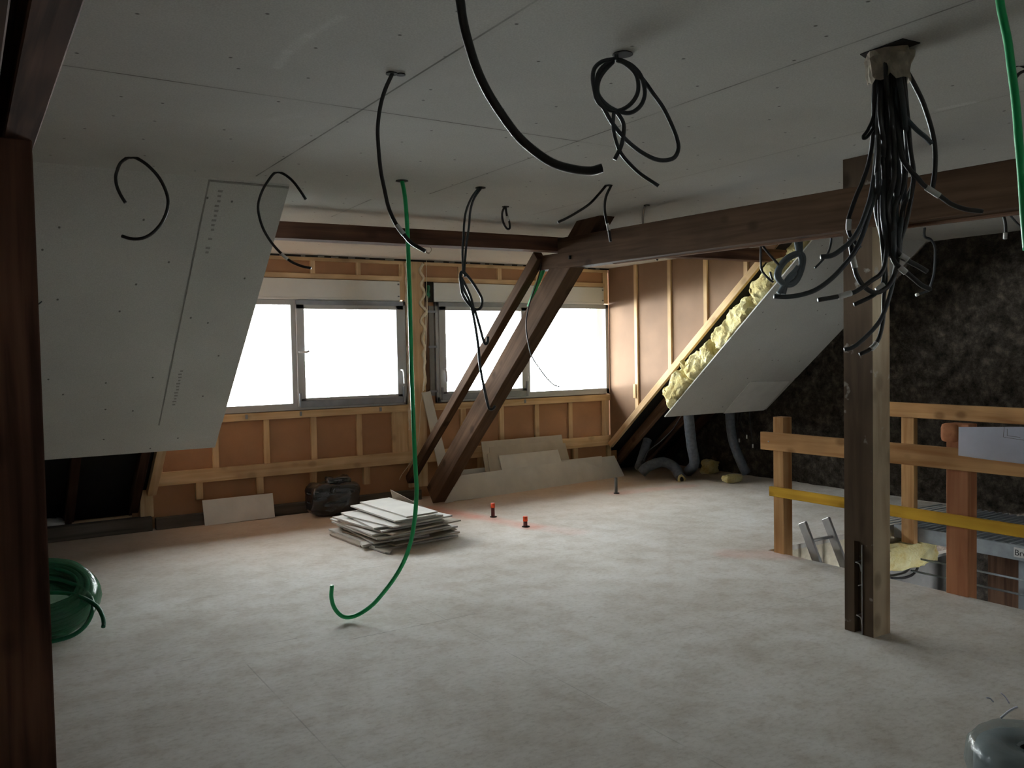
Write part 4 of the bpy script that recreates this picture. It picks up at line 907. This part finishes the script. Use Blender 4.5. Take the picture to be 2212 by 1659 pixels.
rb = random.Random(5)
fills = ['left side', 'left front', 'inner left', 'front centre', 'inner centre', 'rear centre', 'inner right', 'right front', 'right side', 'rear right', 'rear left']
for i, f in enumerate(fills):
    t = i/(len(fills)-1); x0 = 1893+t*52
    L = [(1895+t*45, 108, 0), (x0, 150, rb.uniform(-.05, .06)), (1889+t*68+rb.uniform(-3, 3), 240, rb.uniform(-.06, .08)), (1889+t*78+rb.uniform(-6, 6), 320, rb.uniform(-.06, .08)),
         (1890+t*78+rb.uniform(-8, 8), 390, rb.uniform(-.05, .07)), (1893+t*58+rb.uniform(-6, 6), 450, rb.uniform(-.04, .06)), (1903+t*42+rb.uniform(-4, 4), 505, rb.uniform(-.03, .05)), (1912+t*30, 540+rb.uniform(-10, 25), 0)]
    cable('bundle_cable', (1922, 108), '%s dark cable in the thick middle of the hatch bundle' % f, [L], r=.0085 if i % 3 else .0095, m='black' if i % 3 else 'strand_grey', group=hg, d=D)
# torn paper and foam stuffed round the bundle
def wrap():
    bm = bmesh.new(); seg = 28; rows = []
    for j, z in enumerate((0, -.02, -.045, -.075, -.10)):
        row = []
        for i in range(seg):
            a = 2*math.pi*i/seg; r = (.066+.016*noise.noise(V((math.cos(a)*2, math.sin(a)*2, j*.6))))*(1.15 if j < 2 else 1.0)
            zz = z+(.02*noise.noise(V((math.cos(a)*3, math.sin(a)*3, 7)))*(j/2.0)); row.append(bm.verts.new((r*math.cos(a)*1.05, r*math.sin(a), zz)))
        rows.append(row)
    for a, b in zip(rows, rows[1:]):
        for i in range(seg): bm.faces.new((a[i], a[(i+1) % seg], b[(i+1) % seg], b[i]))
    bmesh.ops.solidify(bm, geom=bm.faces[:], thickness=.004)
    p = atd(1920, 112, D); p.z = CZ-.006
    obj('torn_wrapping', bm, 'tissue', Matrix.Translation(p), smooth=False, label='torn pale paper sleeve around the cable bundle below the square hatch', cat='paper')
M['tissue'] = plain('torn_paper', (.62, .56, .46), .9, var=.25, scale=30)
wrap()
# things behind the beam
gd = dz((1718, 505))-.35
def C5(L): return [(1640+x/5.53, 480+y/5.53) for x, y in L]
cable('cable_coil', (1722, 508), 'grey coiled conduit hanging before the top of the right sloping board', [
    C5([(430, 150), (450, 260), (465, 350)]), C5([(480, 150), (490, 250), (490, 360)]),
    C5([(480, 360), (400, 385), (310, 440), (232, 540), (205, 640), (240, 705), (290, 742), (380, 750), (450, 700), (500, 600), (530, 480), (525, 400), (480, 360)]),
    C5([(480, 380), (420, 400), (330, 455), (255, 550), (235, 640), (262, 700), (330, 730), (400, 720), (460, 660), (490, 560), (500, 460), (480, 380)]),
    C5([(465, 530), (420, 590), (350, 660), (300, 740), (265, 800), (230, 852)]), C5([(440, 600), (370, 670), (320, 745), (300, 810), (290, 860)])],
    r=.022, m='wire_grey', d=gd)
cable('thin_cable', (1647, 480), 'thin dark cable pointing down right under the beam above the glass wool', [C5([(-20, 170), (20, 250), (100, 360), (180, 450), (235, 512)])], r=.011, d=7.4)
cable('thin_cable', (1640, 560), 'thin black double cable ending over the topmost glass wool batt', [C5([(20, 480), (30, 570), (70, 630), (130, 690), (170, 715)]), C5([(130, 590), (145, 650), (165, 690)])], r=.009, d=7.2)
cable('thin_cable', (1795, 505), 'thin dark cable hanging before the right sloping board left of the post', [C5([(850, 110), (860, 180), (855, 260), (820, 370), (750, 460), (665, 548)])], r=.008, m='strand_grey', d=6.0)
cable('hanging_cable', (1990, 511), 'thin dark cable loop hanging before the stone gable beside the bundle', [
    B8([(760, 1056), (830, 1090), (880, 1170), (885, 1300), (870, 1500), (830, 1650)])+A6([(1470, 830), (1420, 852), (1360, 872)])], r=.011, m='strand_grey', d=7.6, tags=[A6([(1372, 868), (1350, 876)])])
cable('hanging_cable', (2164, 452), 'short black cable with white tag hanging under the beam near the right edge', [B8([(1670, 640), (1680, 740), (1720, 880), (1730, 1010)])], r=.012, d=6.4, tags=[B8([(1724, 1012), (1722, 1050), (1720, 1085)])])
cable('hanging_cable', (2175, 452), 'thin dark cable slanting right under the beam at the right edge', [B8([(1700, 680), (1740, 750), (1840, 870), (1930, 960)])], r=.008, m='strand_grey', d=6.4)
cable('cable_ring', (1678, 430), 'small square black cable ring on the ceiling above the beam', [A6([(205, 150), (212, 95), (240, 84), (285, 88), (290, 125), (285, 150)])], r=.012, d=dz((1678, 436)))
cable('thin_cable', (1168, 570), 'thin black cable hanging across the thick strut before the right window', [
    [(1170, 560), (1167, 583), (1158, 615), (1146, 649), (1138, 683), (1137, 712), (1142, 744), (1150, 772), (1172, 805), (1186, 822), (1198, 832), (1209, 835)]], r=.0055, d=depth(on(1170, 565, 'X', 4.17))-.03, hang=False)
tube('green_strap', [on(x, y, 'X', 4.20) for x, y in ((1178, 572), (1174, 583), (1166, 602), (1158, 620), (1149, 645), (1143, 662))], .020, 'green', None, 8, label='short green hose lying along the upper side of the thick strut', cat='hose')
# thin beige wire from the wide board to the pile
cable('thin_wire', (917, 800), 'thin pale double wire hanging down the wide board to the board pile', [
    [(921, 640), (918, 740), (916, 807), (913, 850), (908, 880), (906, 930), (900, 965), (886, 1000), (867, 1027), (858, 1050), (852, 1068), (838, 1082)],
    [(924, 640), (922, 700), (918, 800), (915, 845)], [(863, 960), (861, 1000), (860, 1024), (856, 1043), (855, 1058), (845, 1070), (826, 1076), (819, 1083)]], r=.0035, m='foam', d=depth((4.3, 8.50, 1.2)))
